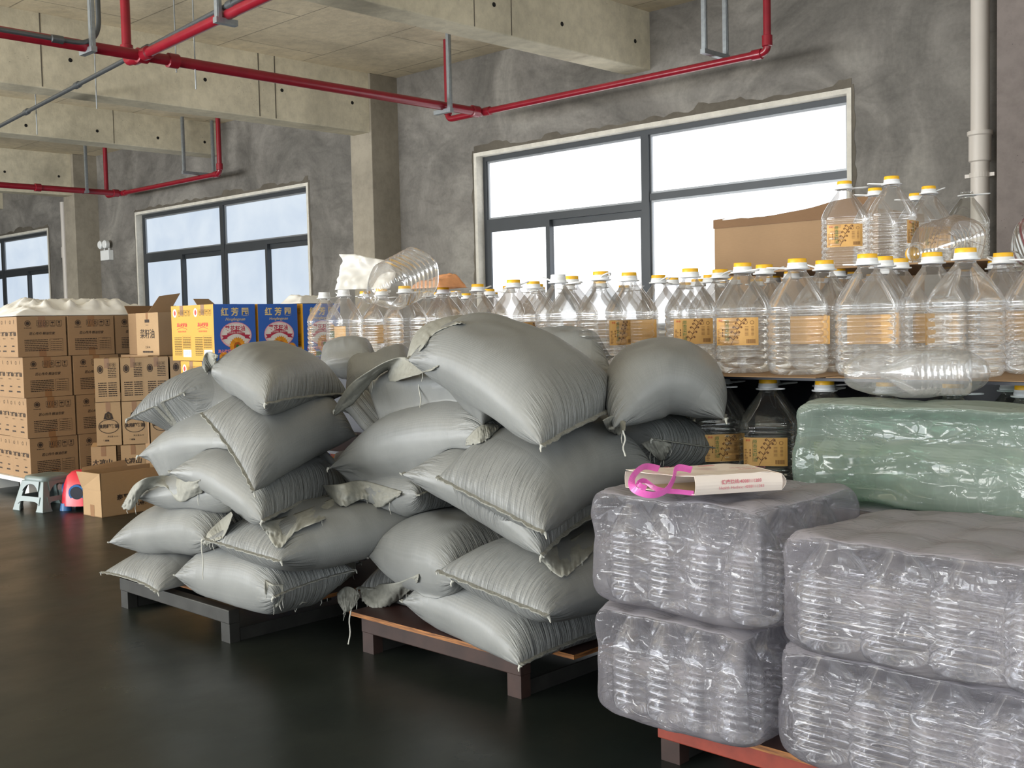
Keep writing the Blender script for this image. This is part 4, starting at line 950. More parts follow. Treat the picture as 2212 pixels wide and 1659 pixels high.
def bottle(p, label, group, lab=None, cap='y', rz=0.0, handle=1.2, hk=0, me=None, rot=None, scale=1):
    o = bpy.data.objects.new('oil_bottle', me or ME_B); C.objects.link(o); o.location = p; o.rotation_euler = rot if rot else (0, 0, rz_from(p, rz))
    o.scale = (scale,)*3
    tag(o, label, 'bottle', group); BOT.append((Vector(p), label))
    if cap:
        c = child('cap', ME_CAP, o); child('cap_insert', ME_INS if cap == 'y' else ME_INSW, c)
    if handle is not None:
        h_ = child('handle', ME_H[hk], o); h_.rotation_euler = (0, 0, handle)
    if lab is not None:
        l = child('paper_label', ME_L, o); l.rotation_euler = (0, 0, lab)
    return o

ORD = ['leftmost', 'second', 'third', 'fourth', 'fifth', 'sixth', 'seventh', 'eighth', 'ninth', 'tenth', 'eleventh', 'twelfth', 'thirteenth', 'fourteenth', 'fifteenth', 'sixteenth', 'seventeenth', 'eighteenth', 'nineteenth', 'twentieth', 'twenty-first', 'twenty-second', 'twenty-third', 'twenty-fourth', 'twenty-fifth', 'twenty-sixth', 'twenty-seventh', 'twenty-eighth', 'twenty-ninth', 'thirtieth', 'thirty-first', 'thirty-second']
# ------------------------------------------------------------------ rack that carries the bottles
ZB = 0.925; rk = (-4.75, 2.86, 0)
rack = empty('bottle_rack', rk); tag(rack, 'long two-level rack of dark boards carrying the rows of empty oil bottles', 'rack')
RX0, RX1, RY0, RY1 = -4.75, -0.45, 2.86, 4.75
m = MB(); m.box(RX0, RX1, RY0, RY1, ZB-0.009, ZB-0.001); me = m.me('shelf', off=rk); o = link('shelf_board', me, [M_ply, M_dark], rack)
for f in me.polygons: f.material_index = 1 if abs(f.normal.z) < .5 else 0
m = MB(); m.box(RX0, RX1, RY0+0.02, RY1, 0.554, 0.566); me = m.me('shelf', off=rk); o = link('shelf_board', me, [M_ply, M_dark], rack)
for f in me.polygons: f.material_index = 1 if abs(f.normal.z) < .5 else 0
for lx in (-4.7, -3.3, -1.95, -0.5):
    for ly in (RY1-0.06,) if lx not in (-4.7, -0.5) else (RY0+0.05, RY1-0.06):
        MB().box(lx-0.02, lx+0.02, ly-0.02, ly+0.02, 0, ZB-0.009).build('leg', M_iron, rack, off=rk)
MB().box(RX0, RX1, RY0+0.6, RY0+0.61, 0.5665, ZB-0.009).build('shade_sheet', M_dark, rack, off=rk)  # added dark sheet that blocks light behind the lower level
# cardboard sheets lying on the upper board under the bottles
random.seed(11)
xs_ = [-4.7, -3.9, -3.0, -2.2, -1.55, -0.95, -0.46]
for i in range(len(xs_)-1):
    a, b = xs_[i], xs_[i+1]; nm = MB()
    y0 = RY0-0.015-random.random()*0.03
    nm.prism([(a+.005, y0+random.random()*.02), (b-.01, y0+random.random()*.02), (b-.01, RY1-.1), (a+.005, RY1-.1)], ZB+0.0002, ZB+0.0022)
    tag(nm.build('cardboard_sheet', M_card), 'cardboard sheet under the long bottle row, %s from the left' % ORD[i], 'cardboard', 'cardboard sheets under the bottles')

# (cap x, cap y, cap kind, label angle or None)
caps = [(700, 635, 'w', 2.2), (742, 630, 'w', None), (789, 633, 'y', 2.8), (824, 628, 'y', 2.4), (874, 622, 'y', 0.9), (925, 632, 'y', None), (957, 624, 'y', 2.6), (985, 632, 'y', None), (1007, 637, 'y', None), (1032, 618, 'y', None), (1057, 628, 'y', None),
        (1109, 609, 'y', 0.3), (1152, 612, 'y', None), (1205.5, 598.6, 'w', 1.3), (1234, 601, 'y', None), (1297.6, 592.7, 'y', 0.9), (1358.7, 592.7, 'y', 2.6), (1422.4, 599, 'y', None), (1491, 587, 'y', 0.0), (1555.8, 585.6, 'y', None), (1604, 574, 'y', -0.3),
        (1651, 577, 'y', None), (1722, 566.6, 'y', 2.7), (1781, 566.6, 'y', None), (1850.4, 556, 'y', 3.0), (1908, 557.6, 'y', None), (1942, 562.5, 'y', None), (2013.4, 553.7, 'y', 3.1), (2085.7, 544, 'y', 3.3), (2167, 550.4, 'y', 2.9)]
random.seed(5); pos = []
for (px, py, k, lb) in caps:
    p = P(px, py, z=ZB+0.0022+BH); pos.append([p.x, p.y, k, lb, px])
pos.append([P(2250, 548, z=ZB+BH).x, P(2250, 548, z=ZB+BH).y-.02, 'y', 3.0, 2240])
# keep them from sharing space
for _ in range(60):
    for i in range(len(pos)):
        for j in range(i):
            dx, dy = pos[i][0]-pos[j][0], pos[i][1]-pos[j][1]; d = math.hypot(dx, dy); mn = 2*BR+0.002
            if d < mn:
                k = (mn-d)/2/d
                # move along the line of sight as far as possible so that the caps stay put in view
                for q, sg in ((i, 1), (j, -1)):
                    vv = Vector((pos[q][0], pos[q][1])).normalized(); far = (pos[i][0]**2+pos[i][1]**2) > (pos[j][0]**2+pos[j][1]**2)
                    s2 = (1 if (q == i) == far else -1)*(mn-d)*0.35
                    pos[q][0] += vv.x*s2; pos[q][1] += max(vv.y*s2, RY0+BR+0.02-pos[q][1])
for i, (x, y, k, lb, px) in enumerate(pos):
    near = y < 3.28
    what = 'kraft paper label' if lb is not None else 'no label showing'
    capn = 'white lid' if k == 'w' else 'yellow-topped lid'
    bottle((x, y, ZB+0.0026), 'oil bottle with %s, %s, %s lid from the left on the rack' % (capn, what, ORD[i]), 'empty oil bottles on the rack', lb, k, rz=random.uniform(-.12, .12)+(0.78 if random.random() < .25 else 0), handle=random.uniform(-1.2, 1.2)+(3.14 if random.random() < .5 else 0), hk=i % 2)
# rear rows, seen only through and between the front ones
random.seed(9); nrear = 0
for r_ in range(3):
    for c_ in range(22):
        x = -4.55+c_*0.185+random.uniform(-.01, .01)+(r_ % 2)*0.09; y = 3.72+r_*0.32+random.uniform(-.01, .01)
        if x > -0.6: continue
        if any(math.hypot(x-q[0], y-q[1]) < 2*BR+0.004 for q in pos): continue
        pos.append([x, y, 'y', None, 0]); nrear += 1
        cp = 'y' if random.random() < .8 else None
        bottle((x, y, ZB+0.0026), 'clear oil bottle in the %s rear row behind the front bottles' % ['nearest', 'middle', 'farthest'][r_], 'oil bottles in the rear rows', random.choice([None, 0.2, 3.0, 1.5]), cp, rz=random.uniform(-.3, .3), handle=random.uniform(-3, 3) if cp else None)
# raised tier at the right: board on the rear caps
ZT = ZB+BH+0.012
up = [(1824, 396.5, 'y', -0.1), (1926, 386, 'y', 1.15), (1890, 411, 'y', None), (2006, 407, 'y', 0.15), (1978, 422, 'y', None)]
t1 = MB().box(-2.45, -1.35, 3.66, 4.72, ZT-0.006, ZT)
tag(t1.build('cardboard_sheet', M_card), 'cardboard sheet lying on bottle lids under the raised bottles at right', 'cardboard', 'cardboard sheets under the bottles')
upl = ['upright bottle with a frontal kraft label, left one of the raised bottles', 'tallest looking raised bottle with its label turned to the right', 'raised bottle mostly hidden between the two labelled raised bottles', 'raised bottle with a looped white handle, grey wall behind it', 'raised bottle of which only a low yellow lid shows, beside the loop-handled one']
zc = 1.60
for (px, py, k, lb), lab in zip(up, upl):
    p = P(px, py, z=ZT+BH); bottle((p.x, max(p.y, 3.76), ZT+0.0004), lab, 'raised bottles at the right', lb, k, rz=0.1, handle=0.1 if px in (1824, 2006) else 3.3, hk=1 if px == 2006 else 0)
p = P(2089, 415, z=ZT+BH*0.98); bottle((p.x, p.y, ZT+0.0004), 'raised bottle without lid in front of the drain pipe', 'raised bottles at the right', None, None, handle=0.1, me=ME_BD)
# lying bottles: given by base centre and neck point
def lying(base, neck, label, group, cap, me=None, scale=1, roll=0.0, lab=None):
    base, neck = Vector(base), Vector(neck); q = (neck-base).to_track_quat('Z', 'Y'); e = (q.to_matrix() @ Matrix.Rotation(roll, 3, 'Z')).to_euler()
    return bottle(base, label, group, lab, cap, rot=e, handle=None, me=me, scale=scale)
b_ = P(2088, 518, t=3.75); n_ = P(1985, 545, t=4.02); 
ly = lying(b_, n_, 'bottle lying on its side on the raised tier, star-shaped base toward the viewer', 'raised bottles at the right', 'y', ME_B, .95, .3)
st_ = MB()
for k in range(8):
    c_, s__ = math.cos(k*math.pi/4), math.sin(k*math.pi/4); st_.tube([(c_*.012, s__*.012, .001), (c_*.05, s__*.05, -.003), (c_*.075, s__*.075, .001)], .0022, 6)
st_.build('base_ribs', M_pet, ly, True)
b_ = P(918, 580, t=4.75); n_ = P(800, 640, t=4.95)
fl = lying(b_, n_, 'empty bottle tilted over on the bottle lids, base up, beside the white bag', 'tilted bottle over the lids', None, None, 1.12, .4)
b_ = P(2350, 470, t=3.4); n_ = P(2180, 572, t=3.3)
lb_ = lying(b_, n_, 'bottle with a red and green label lying at the right edge on the lids', 'raised bottles at the right', None, ME_BD)
m = MB(); m.rings([sq_ring(BR+0.0015, z, 3.2) for z in (0.09, 0.10, 0.12, 0.18)], 0, False, False); me_ = m.me('bl'); 
l_ = link('paper_label', me_, [M_crim, M_leaf], lb_); 
for f in me_.polygons: f.material_index = 1 if 40 <= f.index < 80 else 0
# dark bottles on the lower level, caps just under the upper board
random.seed(3)
for i in range(15):
    x = -2.95+i*0.19; 
    for r_, y in enumerate((2.99, 3.19)):
        if x > -0.62: continue
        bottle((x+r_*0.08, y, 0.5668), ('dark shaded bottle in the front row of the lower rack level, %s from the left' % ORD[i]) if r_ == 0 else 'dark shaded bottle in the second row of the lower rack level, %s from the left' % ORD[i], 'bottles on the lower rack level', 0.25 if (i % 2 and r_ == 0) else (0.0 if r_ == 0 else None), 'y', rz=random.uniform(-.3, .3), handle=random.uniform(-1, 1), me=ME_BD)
# the left-most small bottle with a yellow-green strip label is a label part
st = MB(); st.box(-0.012, 0.012, -BR-0.002, -BR-0.0005, 0.085, 0.115); st.box(-0.012, 0.012, -BR-0.002, -BR-0.0005, 0.115, 0.15, 1); st.box(-0.012, 0.012, -BR-0.002, -BR-0.0005, 0.15, 0.18)
bo = [o for o in C.objects if o.name.startswith('oil_bottle')][0]
sl = st.build('strip_label', [M_yel, M_leaf], bo); sl.rotation_euler = (0, 0, 0.35)

# ------------------------------------------------------------------ cartons behind the bottles
p = P(1542, 482, Y=4.9); q = P(1790, 470, Y=4.9)
ct = empty('large_carton', (p.x, 4.9, 0)); tag(ct, 'large plain brown carton with torn top edge standing behind the bottles', 'carton')
zt = p.z; Wd = q.x-p.x+.25
m = MB(); m.box(0, Wd, 0, 0.5, 0, zt); m.build('carton_body', M_card, ct, bevel=0.006)
tp = MB(); tp.poly = None
n = 30
for i in range(n):
    x0_, x1_ = Wd*i/n, Wd*(i+1)/n; f = lambda x: 0.015+0.05*smooth01((x-0.35)/0.5)*0.9+0.008*noise.noise(Vector((x*5, 0, 0)))
    tp.quad((x0_, -0.004, zt-0.03), (x1_, -0.004, zt-0.03), (x1_, -0.004, zt+f(x1_)), (x0_, -0.004, zt+f(x0_)))
tp.build('torn_flap', M_cardin, ct, solid=0.004)
tr_ = MB(); tr_.poly = None
for i in range(12):
    u0, u1 = i/12, (i+1)/12; X = lambda u: .06+.26*u; h0 = lambda u: .010+.006*noise.noise(Vector((u*4, 2, 0))); h1 = lambda u: h0(u)+.022*math.sin(math.pi*min(1, u*1.15+.05))
    tr_.quad((X(u0), -.0085, zt+h0(u0)), (X(u1), -.0085, zt+h0(u1)), (X(u1), -.0125, zt+h1(u1)), (X(u0), -.0125, zt+h1(u0)))
tr_.build('torn_paper_edge', M_wprint, ct, solid=0.002)

# ------------------------------------------------------------------ brown printed cartons at the left
def carton_body(wx, wy, h, m=M_card, taped=True, gap=True):
    b = MB(); b.box(0, wx, 0, wy, 0, h); return b
def icons(pr_, x, y, s, n=4, mi=0):
    for k in range(n):
        X = x+k*s*1.22; pr_.frame(X, y, X+s, y+s, s*0.06, mi)
        if k == 0: pr_.rect(X+s*.25, y+s*.2, X+s*.38, y+s*.8, mi); pr_.rect(X+s*.6, y+s*.2, X+s*.73, y+s*.8, mi)
        elif k == 1: pr_.ring(X+s*.5, y+s*.5, s*.28, s*.28, s*.08, mi, n=10); pr_.rect(X+s*.46, y+s*.15, X+s*.54, y+s*.85, mi)
        elif k == 2: pr_.poly([(X+s*.15, y+s*.5), (X+s*.85, y+s*.5), (X+s*.7, y+s*.75), (X+s*.3, y+s*.75)], mi); pr_.rect(X+s*.47, y+s*.15, X+s*.53, y+s*.5, mi)
        else: pr_.poly([(X+s*.3, y+s*.8), (X+s*.7, y+s*.8), (X+s*.62, y+s*.5), (X+s*.38, y+s*.5)], mi); pr_.rect(X+s*.46, y+s*.2, X+s*.54, y+s*.5, mi); pr_.rect(X+s*.3, y+s*.15, X+s*.7, y+s*.22, mi)
        pr_.rect(X+s*.1, y-s*.22, X+s*.9, y-s*.14, mi)
def textlines(pr_, x0, x1, y0, y1, n, mi=0, rnd=None, w=0.45):
    rnd = rnd or random.Random(1)
    for k in range(n):
        y = y1-(y1-y0)*(k+.5)/n; hh = (y1-y0)/n*w/2; x = x0
        while x < x1-0.002:
            l = rnd.uniform(.006, .025); e = min(x1, x+l); pr_.rect(x, y-hh, e, y+hh, mi); x = e+0.0022
WX, WY, HC_ = 0.30, 0.33, 0.272
def make_carton():
    me = carton_body(WX, WY, HC_).me('carton'); me.materials.append(M_card)
    # +X face print (reads along +Y)
    a = Print((WX, 0, 0), (0, 1, 0), (0, 0, 1)); W_ = WY
    a.ring(.07, .225, .020, .020, .004); a.disc(.07, .225, .012, .012); textlines(a, .045, .095, .190, .199, 1)
    icons(a, .13, .207, .037)
    a.text('匠心传承·粮油世家', .165, .155, .021, bold=0.0003, shear=0.2)
    textlines(a, .045, .205, .035, .118, 7); a.frame(.215, .035, .305, .118, .0015)
    for k in range(5): textlines(a, .222, .298, .040+k*.013, .050+k*.013, 1, w=.35)
    a.text('营养成分表', .26, .112, .008)
    pa = a.me('pa'); pa.materials.append(M_ink)
    # -Y face print (reads along +X)
    b = Print((0, 0, 0), (1, 0, 0), (0, 0, 1))
    for x in (.075, .215):
        b.text('食用植物油', x, .155, .030, bold=0.0012, sx=.85); b.text('EDIBLE OIL', x, .125, .010)
        b.ring(x-.03, .235, .012, .012, .003); b.rect(x+.03, .225, x+.034, .25)
        b.rect(x-.01, .07, x+.03, .078); b.rect(x-.03, .035, x+.03, .045)
    pb = b.me('pb'); pb.materials.append(M_ink)
    t = MB(); t.box(WX, WX+.0008, WY/2-.024, WY/2+.024, HC_-.075, HC_+.0008); t.box(0, WX, WY/2-.024, WY/2+.024, HC_, HC_+.0008); t.box(WX, WX+.0008, WY/2-.024, WY/2+.024, 0, .05)
    tm = t.me('tape'); tm.materials.append(M_tape)
    sm = MB(); sm.box(WX*.0, WX, WY/2-.0015, WY/2+.0015, HC_+.0009, HC_+.0012)
    return me, pa, pb, tm
CM = make_carton()
def carton(x, y, z, label, rz=0.0, group='brown printed cartons in the left stack', ms=CM):
    o = bpy.data.objects.new('carton', ms[0]); C.objects.link(o); o.location = (x, y, z); o.rotation_euler = (0, 0, rz); tag(o, label, 'carton', group)
    for nme, me in zip(('front_print', 'side_print', 'packing_tape'), ms[1:]):
        if me: child(nme, me, o)
    return o
cc = P(68, 1035, z=.115); cx0 = cc.x-WX; cy0 = cc.y
pal = empty('plastic_pallet', (cx0-1.0, cy0, 0)); tag(pal, 'pale plastic pallet under the brown carton stack at left', 'pallet')
m = MB(); m.box(0, WX+1.0, -.02, 1.5, .085, .113); m.build('deck', M_white, pal)
for a in (0.08, .62, 1.16):
    for b in (.05, .7, 1.3): MB().box(a-.05, a+.09, b-.05, b+.1, 0, .085).build('foot', M_white, pal)
rown = ['bottom', 'second', 'third', 'top']; coln = ['corner', 'middle', 'right']
random.seed(21)
for lv in range(4):
    for c_ in range(4):
        dx = 0; dy = [0, -.008, -.02, -.045][lv]
        lab = '%s-row brown carton, %s,' % (rown[lv], ['at the near corner', 'middle of the front', 'third along the front', 'fourth along the front and mostly hidden'][c_])
        carton(cx0+dx+random.uniform(-.006, .006), cy0+dy+c_*(WY+.012), .115+lv*(HC_+.003), lab+' in the left carton stack', random.uniform(-.012, .012))
    for c_ in range(2):
        dx = 0; dy = [0, -.008, -.02, -.045][lv]
        carton(cx0+dx-(c_+1)*(WX+.006), cy0+dy+random.uniform(-.004, .02)+(.0 if lv < 3 else .01), .115+lv*(HC_+.003), '%s-row brown carton, %s back from the corner on the left side' % (rown[lv], ['first', 'second'][c_]), random.uniform(-.012, .012))
# far stack glimpsed at the very left edge
p = P(0, 1000, z=.11)
random.seed(2)
for lv in range(4):
    for k in range(2):
        q = P(2, 1000, X=-9.7); carton(-10.0-.1*k, 3.70+k*.36, .11+lv*(HC_+.002), '%s-level carton of the dim stack at the far left edge, %s one' % (rown[lv], ['nearer', 'farther'][k]), random.uniform(-.02, .02), 'cartons of the far left stack')
tag(MB().box(-10.3, -9.5, 3.6, 4.7, 0, .108).build('plastic_pallet', M_white), 'white plastic pallet under the dim far left stack', 'pallet')

# narrow cartons in front: three tiers
NW = (0.30, 0.148, 0.272)
def narrow(kind, NW=(0.30, 0.148, 0.272)):
    me = carton_body(*NW).me('carton'); me.materials.append(M_card2)
    a = Print((NW[0], 0, 0), (0, 1, 0), (0, 0, 1)); W_ = NW[1]
    if kind == 0:
        a.ring(.035, .205, .018, .026, .004); a.disc(.035, .205, .011, .018); icons(a, .078, .222, .022, 2); textlines(a, .08, .13, .15, .215, 6)
        textlines(a, .02, .07, .03, .125, 7); textlines(a, .08, .13, .03, .125, 7)
    elif kind == 1:
        a.text('食用植物油', W_/2, .12, .026, bold=.0012, sx=.9); a.ring(W_/2, .12, .062, .045, .004); a.poly([(W_/2-.03, .165), (W_/2+.03, .165), (W_/2+.02, .20), (W_/2, .215), (W_/2-.02, .20)]); a.disc(W_/2, .185, .014, .017, 1)
        a.text('净含量:5L×4', W_/2+.02, .055, .012); a.text('食用油', W_/2-.02, .03, .012, bold=.0005)
    elif kind == 2:
        a.text('大凉山', W_/2-.01, .17, .040, bold=.0012, shear=.1); textlines(a, .05, .1, .115, .135, 2); a.text('食用植物油', W_/2-.01, .06, .028, bold=.001, sx=.85)
    else:
        a.text('菜籽油', .15, .140, .066, bold=.0006); a.rect(.12, .220, .18, .240); textlines(a, .13, .17, .2, .206, 1); a.text('2.5L×6', .15, .055, .022); textlines(a, .08, .22, .018, .032, 1, w=.8)
    pa = a.me('pa'); pa.materials.append(M_ink); pa.materials.append(M_card2)
    t = MB(); t.box(NW[0], NW[0]+.0007, W_/2-.014, W_/2+.014, NW[2]-.06, NW[2]+.0008); t.box(0, NW[0], W_/2-.014, W_/2+.014, NW[2], NW[2]+.0008)
    tm = t.me('tape'); tm.materials.append(M_tape)
    return me, pa, None, tm
def carton2(x, y, z, label, ms, rz=0):
    o = bpy.data.objects.new('carton', ms[0]); C.objects.link(o); o.location = (x, y, z); o.rotation_euler = (0, 0, rz); tag(o, label, 'carton', 'narrow cartons in the small stack')
    child('front_print', ms[1], o); child('packing_tape', ms[3], o); return o
NK = [narrow(k) for k in range(3)]+[narrow(3, (.24, .30, .285))]
XF = -6.75
ytop = P(208, 870, X=XF)
random.seed(4)
rows_ = [(2, 'bottom-tier', 'large dark characters', 195), (1, 'middle-tier', 'an arched emblem', 208), (0, 'upper-tier', 'small print and a round seal', 207)]
RZN = math.radians(-27); rd_ = Vector((math.sin(-RZN), math.cos(RZN), 0)); rn_ = Vector((math.cos(RZN), math.sin(RZN), 0))
base_ = P(208, 870, X=XF); base_.z = 0
for lv, (kk, tn, wht, px0) in enumerate(rows_):
    gap = [.028, .010, .004][lv]; st0 = P(px0, 900, X=XF); st0 = Vector((st0.x, st0.y, 0))
    for c_ in range(5):
        q = st0+rd_*(c_*(NW[1]+gap))-rn_*(NW[0]+random.uniform(-.006, .006))
        carton2(q.x, q.y, .105+lv*(NW[2]+.004), '%s narrow brown carton printed with %s, %s from left' % (tn, wht, ORD[c_] if c_ else 'first'), NK[kk], RZN+random.uniform(-.02, .02))
k_ = P(345, 780, X=-6.78)
carton2(k_.x-.30, k_.y+.24, .105+3*(NW[2]+.004), 'single brown carton with three large characters standing on the small carton stack', NK[3], math.radians(-90))
tag(MB().box(XF-NW[0]-.5, XF, P(195, 900, X=XF).y, P(195, 900, X=XF).y+.95, 0, .104).build('low_platform', M_ply), 'low dark board platform under the small carton stack', 'platform')
# open carton with raised flaps behind it
oc = empty('open_carton', (-7.4, P(300, 660, X=-7.2).y-.1, .935)); tag(oc, 'open carton with raised flaps at the top between the brown and yellow boxes', 'carton')
MB().box(0, .32, .12, .52, .0, .285).build('carton_body', M_card, oc)
f1 = MB(); f1.quad((.32, .10, .285), (.32, .26, .285), (.30, .36, .42), (.30, .20, .40)); f1.build('flap', M_card, oc, solid=.004)
f2 = MB(); f2.quad((.34, .50, .285), (.34, .68, .285), (.30, .58, .38), (.30, .46, .38)); f2.build('flap', M_card, oc, solid=.004)
f3 = MB(); f3.quad((.0, .12, .285), (.0, .52, .285), (-.05, .52, .34), (-.05, .12, .34)); f3.build('flap', M_cardin, oc, solid=.004)
tag(MB().box(-7.45, -7.06, P(300, 660, X=-7.2).y-.02, P(300, 660, X=-7.2).y+.5, .1045, .934).build('carton_column', M_card), 'hidden column of brown cartons carrying the open carton', 'carton')

# ------------------------------------------------------------------ yellow and blue oil boxes
SX, SY, SH = 0.245, 0.285, 0.335
def sun_box():
    me = MB().box(0, SX, 0, SY, 0, SH).me('sun'); me.materials.append(M_yel); me.materials.append(M_blue); me.materials.append(M_cardpale)
    for f in me.polygons:
        f.material_index = 1 if abs(f.normal.x) > .9 else (2 if f.normal.z > .9 else 0)
    a = Print((SX, 0, 0), (0, 1, 0), (0, 0, 1), .001); cx_ = SY/2
    # 0 gold 1 white 2 pink 3 crimson 4 petal 5 seed 6 leaf
    for ch, x in (('红', .075), ('芳', .145), ('园', .215)): a.text(ch, x, .285, .052, 0, bold=.0014)
    a.text('Hongfangyuan', .145, .245, .024, 0, bold=.0002, shear=.4)
    a.disc(cx_+.005, .15, .108, .078, 2); a.disc(cx_+.005, .15, .103, .073, 1, 1.3); a.ring(cx_+.005, .15, .099, .069, .002, 2, 1.6)
    for ch, x in (('葵', .09), ('花', .125), ('籽', .16), ('油', .195)): a.text(ch, x, .188, .034, 3, 1.8, bold=.0008)
    for i in range(12):
        t0, t1 = i/12, (i+1)/12; y = lambda t: .150+.020*math.sin(math.pi*t); x = lambda t: cx_+.005-.06+.12*t
        a.poly([(x(t0), y(t0)-.012), (x(t1), y(t1)-.012), (x(t1), y(t1)+.012), (x(t0), y(t0)+.012)], 3, 2)
    a.poly([(cx_-.055, .152), (cx_-.055, .130), (cx_-.095, .124), (cx_-.082, .138), (cx_-.095, .150)], 3, 1.9); a.poly([(cx_+.065, .152), (cx_+.065, .130), (cx_+.105, .124), (cx_+.092, .138), (cx_+.105, .150)], 3, 1.9)
    a.text('精选原料  物理压榨', cx_+.005, .165, .0135, 1, 2.3)
    def flower(x, y, r, n=22, k=2.4):
        for lay in range(2):
            for q in range(n):
                an = 2*math.pi*(q+lay*.5)/n; r1 = r*(1-.14*lay); w_ = r*.16
                c, d = math.cos(an), math.sin(an)
                a.poly([(x+c*r*.4-d*w_*.5, y+d*r*.4+c*w_*.5), (x+c*r*.4+d*w_*.5, y+d*r*.4-c*w_*.5), (x+c*r*.75+d*w_*.8, y+d*r*.75-c*w_*.8), (x+c*r1, y+d*r1), (x+c*r*.75-d*w_*.8, y+d*r*.75+c*w_*.8)][::1], 4, k+lay*.2)
        a.disc(x, y, r*.45, r*.45, 5, k+.5); a.disc(x, y, r*.2, r*.2, 6, k+.8)
    for (x, y, sx_) in ((.10, .02, .03), (.2, .02, .03), (.24, .035, .02), (.06, .03, .02)): a.disc(x, y, sx_, sx_*.5, 6, 2.1)
    flower(.235, .062, .036); flower(.06, .022, .034); flower(.155, .082, .060)
    a.text('真心味好油', .075, .055, .022, 2, 4.2, bold=.0006); a.text('真心味好油', .235, .045, .018, 2, 4.2, bold=.0006)
    pa = a.me('pa')
    for m_ in (M_gold, M_wprint, M_pinkp, M_crim, M_petal, M_seed, M_leaf): pa.materials.append(m_)
    b = Print((0, 0, 0), (1, 0, 0), (0, 0, 1), .001)
    b.disc(.045, .29, .022, .026, 1); b.disc(.045, .29, .012, .015, 2, 1.4); icons(b, .082, .277, .030, 4, 0)
    b.text('真心味好油', .122, .215, .026, 2, bold=.0008, sx=.9, shear=.15); 
    for i in range(10):
        t0, t1 = i/10, (i+1)/10; b.poly([(.065+.115*t0, .188+.012*math.sin(math.pi*t0)), (.065+.115*t1, .188+.012*math.sin(math.pi*t1)), (.065+.115*t1, .191+.012*math.sin(math.pi*t1)), (.065+.115*t0, .191+.012*math.sin(math.pi*t0))], 2)
    b.text('精选原料 物理压榨', .122, .176, .0115, 2)
    textlines(b, .03, .115, .03, .145, 11, 0); textlines(b, .13, .215, .075, .145, 7, 0); b.frame(.126, .072, .22, .15, .001, 0)
    b.rect(.13, .022, .222, .066, 1)
    for k in range(20): b.rect(.138+k*.0038, .03, .138+k*.0038+.0018, .06, 3, 1.3)
    pb = b.me('pb')
    for m_ in (M_olive, M_wprint, M_inkred, M_barblue): pb.materials.append(m_)
    t = MB(); t.box(0, SX, SY/2-.02, SY/2+.02, SH, SH+.0008); t.quad((SX/2-.02, -.0006, SH-.06), (SX/2+.02, -.0006, SH-.06), (SX/2+.02, -.0006, SH), (SX/2-.02, -.0006, SH))
    tm = t.me('tape'); tm.materials.append(M_tape)
    return me, pa, pb, tm
SB = sun_box()
tb_ = 6.55; pc = P(460, 657, t=tb_); zs = pc.z-SH
def sbox(x, y, z, label, rz=0):
    o = bpy.data.objects.new('oil_carton', SB[0]); C.objects.link(o); o.location = (x, y, z); o.rotation_euler = (0, 0, rz); tag(o, label, 'carton', 'yellow and blue sunflower oil cartons')
    child('flower_print', SB[1], o); child('side_print', SB[2], o); child('packing_tape', SB[3], o)
bx, by = pc.x-SX, pc.y
sbox(bx, by, zs, 'oil carton at the corner showing both its yellow side and blue sunflower front')
sbox(bx-SX-.006, by+.004, zs, 'leftmost upper yellow carton of the sunflower oil row', .01)
sbox(bx+.0, by+SY+.022, zs, 'second blue sunflower carton, right of the corner carton', -.01)
sbox(bx+.02, by+2*SY+.055, zs, 'third blue sunflower carton half hidden by the first bottle', -.02)
z2 = zs-SH-.003
sbox(bx-SX*.35-.03, by-.02, z2, 'lower yellow carton at the left below the sunflower row', .0)
sbox(bx+SX*.65-.02, by-.015, z2, 'lower yellow carton half hidden by the top left sack', .0)
sbox(bx+.1, by+SY+.03, z2, 'lower oil carton hidden behind the sacks, second from the corner', .0)
sbox(bx+.1, by+2*SY+.05, z2, 'lower oil carton hidden behind the sacks, third from the corner', .0)
sbox(bx-SX*.35-.03, by+SY+.01, z2, 'lower oil carton at the hidden back of the sunflower stack', .0)
z3 = z2-SH-.003
if z3 > .06:
    for i in range(2):
        for j in range(3): sbox(bx-SX*.35-.03+i*(SX+.02), by-.01+j*(SY+.02), z3, 'bottom-level oil carton of the sunflower stack, %s place, hidden behind the sacks' % ['front left', 'middle left', 'back left', 'front right', 'middle right', 'back right'][i*3+j], 0)
tag(MB().box(bx-.2, bx+SX*2, by-.05, by+SY*3+.1, 0, (z3 if z3 > .06 else z2)-.001).build('low_platform', M_ply), 'low dark board platform under the sunflower oil cartons', 'platform')

# ------------------------------------------------------------------ white bag cloth on the cartons, white bag by the bottles
ztop = .115+4*(HC_+.003)
def cloth(x0, x1, y0, y1, z0, hgt, seed, nx=60, ny=60, mat=M_wbag, name='woven_bulk_bag'):
    def f(a, b):
        x = x0+(x1-x0)*a; y = y0+(y1-y0)*b; e = min(1, 5*min(a, 1-a, b, 1-b)+.0)
        v_ = Vector((x*3.2, y*3.2, seed)); r = .5+.9*noise.noise(v_); rg = 1-2*abs(noise.noise(Vector((x*7, y*6, seed+4)))); rg2 = 1-2*abs(noise.noise(Vector((x*19, y*15, seed+8))))
        return (x+.03*noise.noise(v_*2), y+.03*noise.noise(v_*2.3), z0+.003+max(0, e*hgt*(.30+.40*r+.32*rg+.14*rg2)))
    return MB().grid(f, nx, ny).build(name, mat, None, True, solid=.002)
o = cloth(cx0-.35, cx0+WX-.05, cy0-.03, cy0+1.02, ztop, .13, 3); tag(o, 'crumpled white woven bulk bag spread on top of the brown carton stack', 'bag')
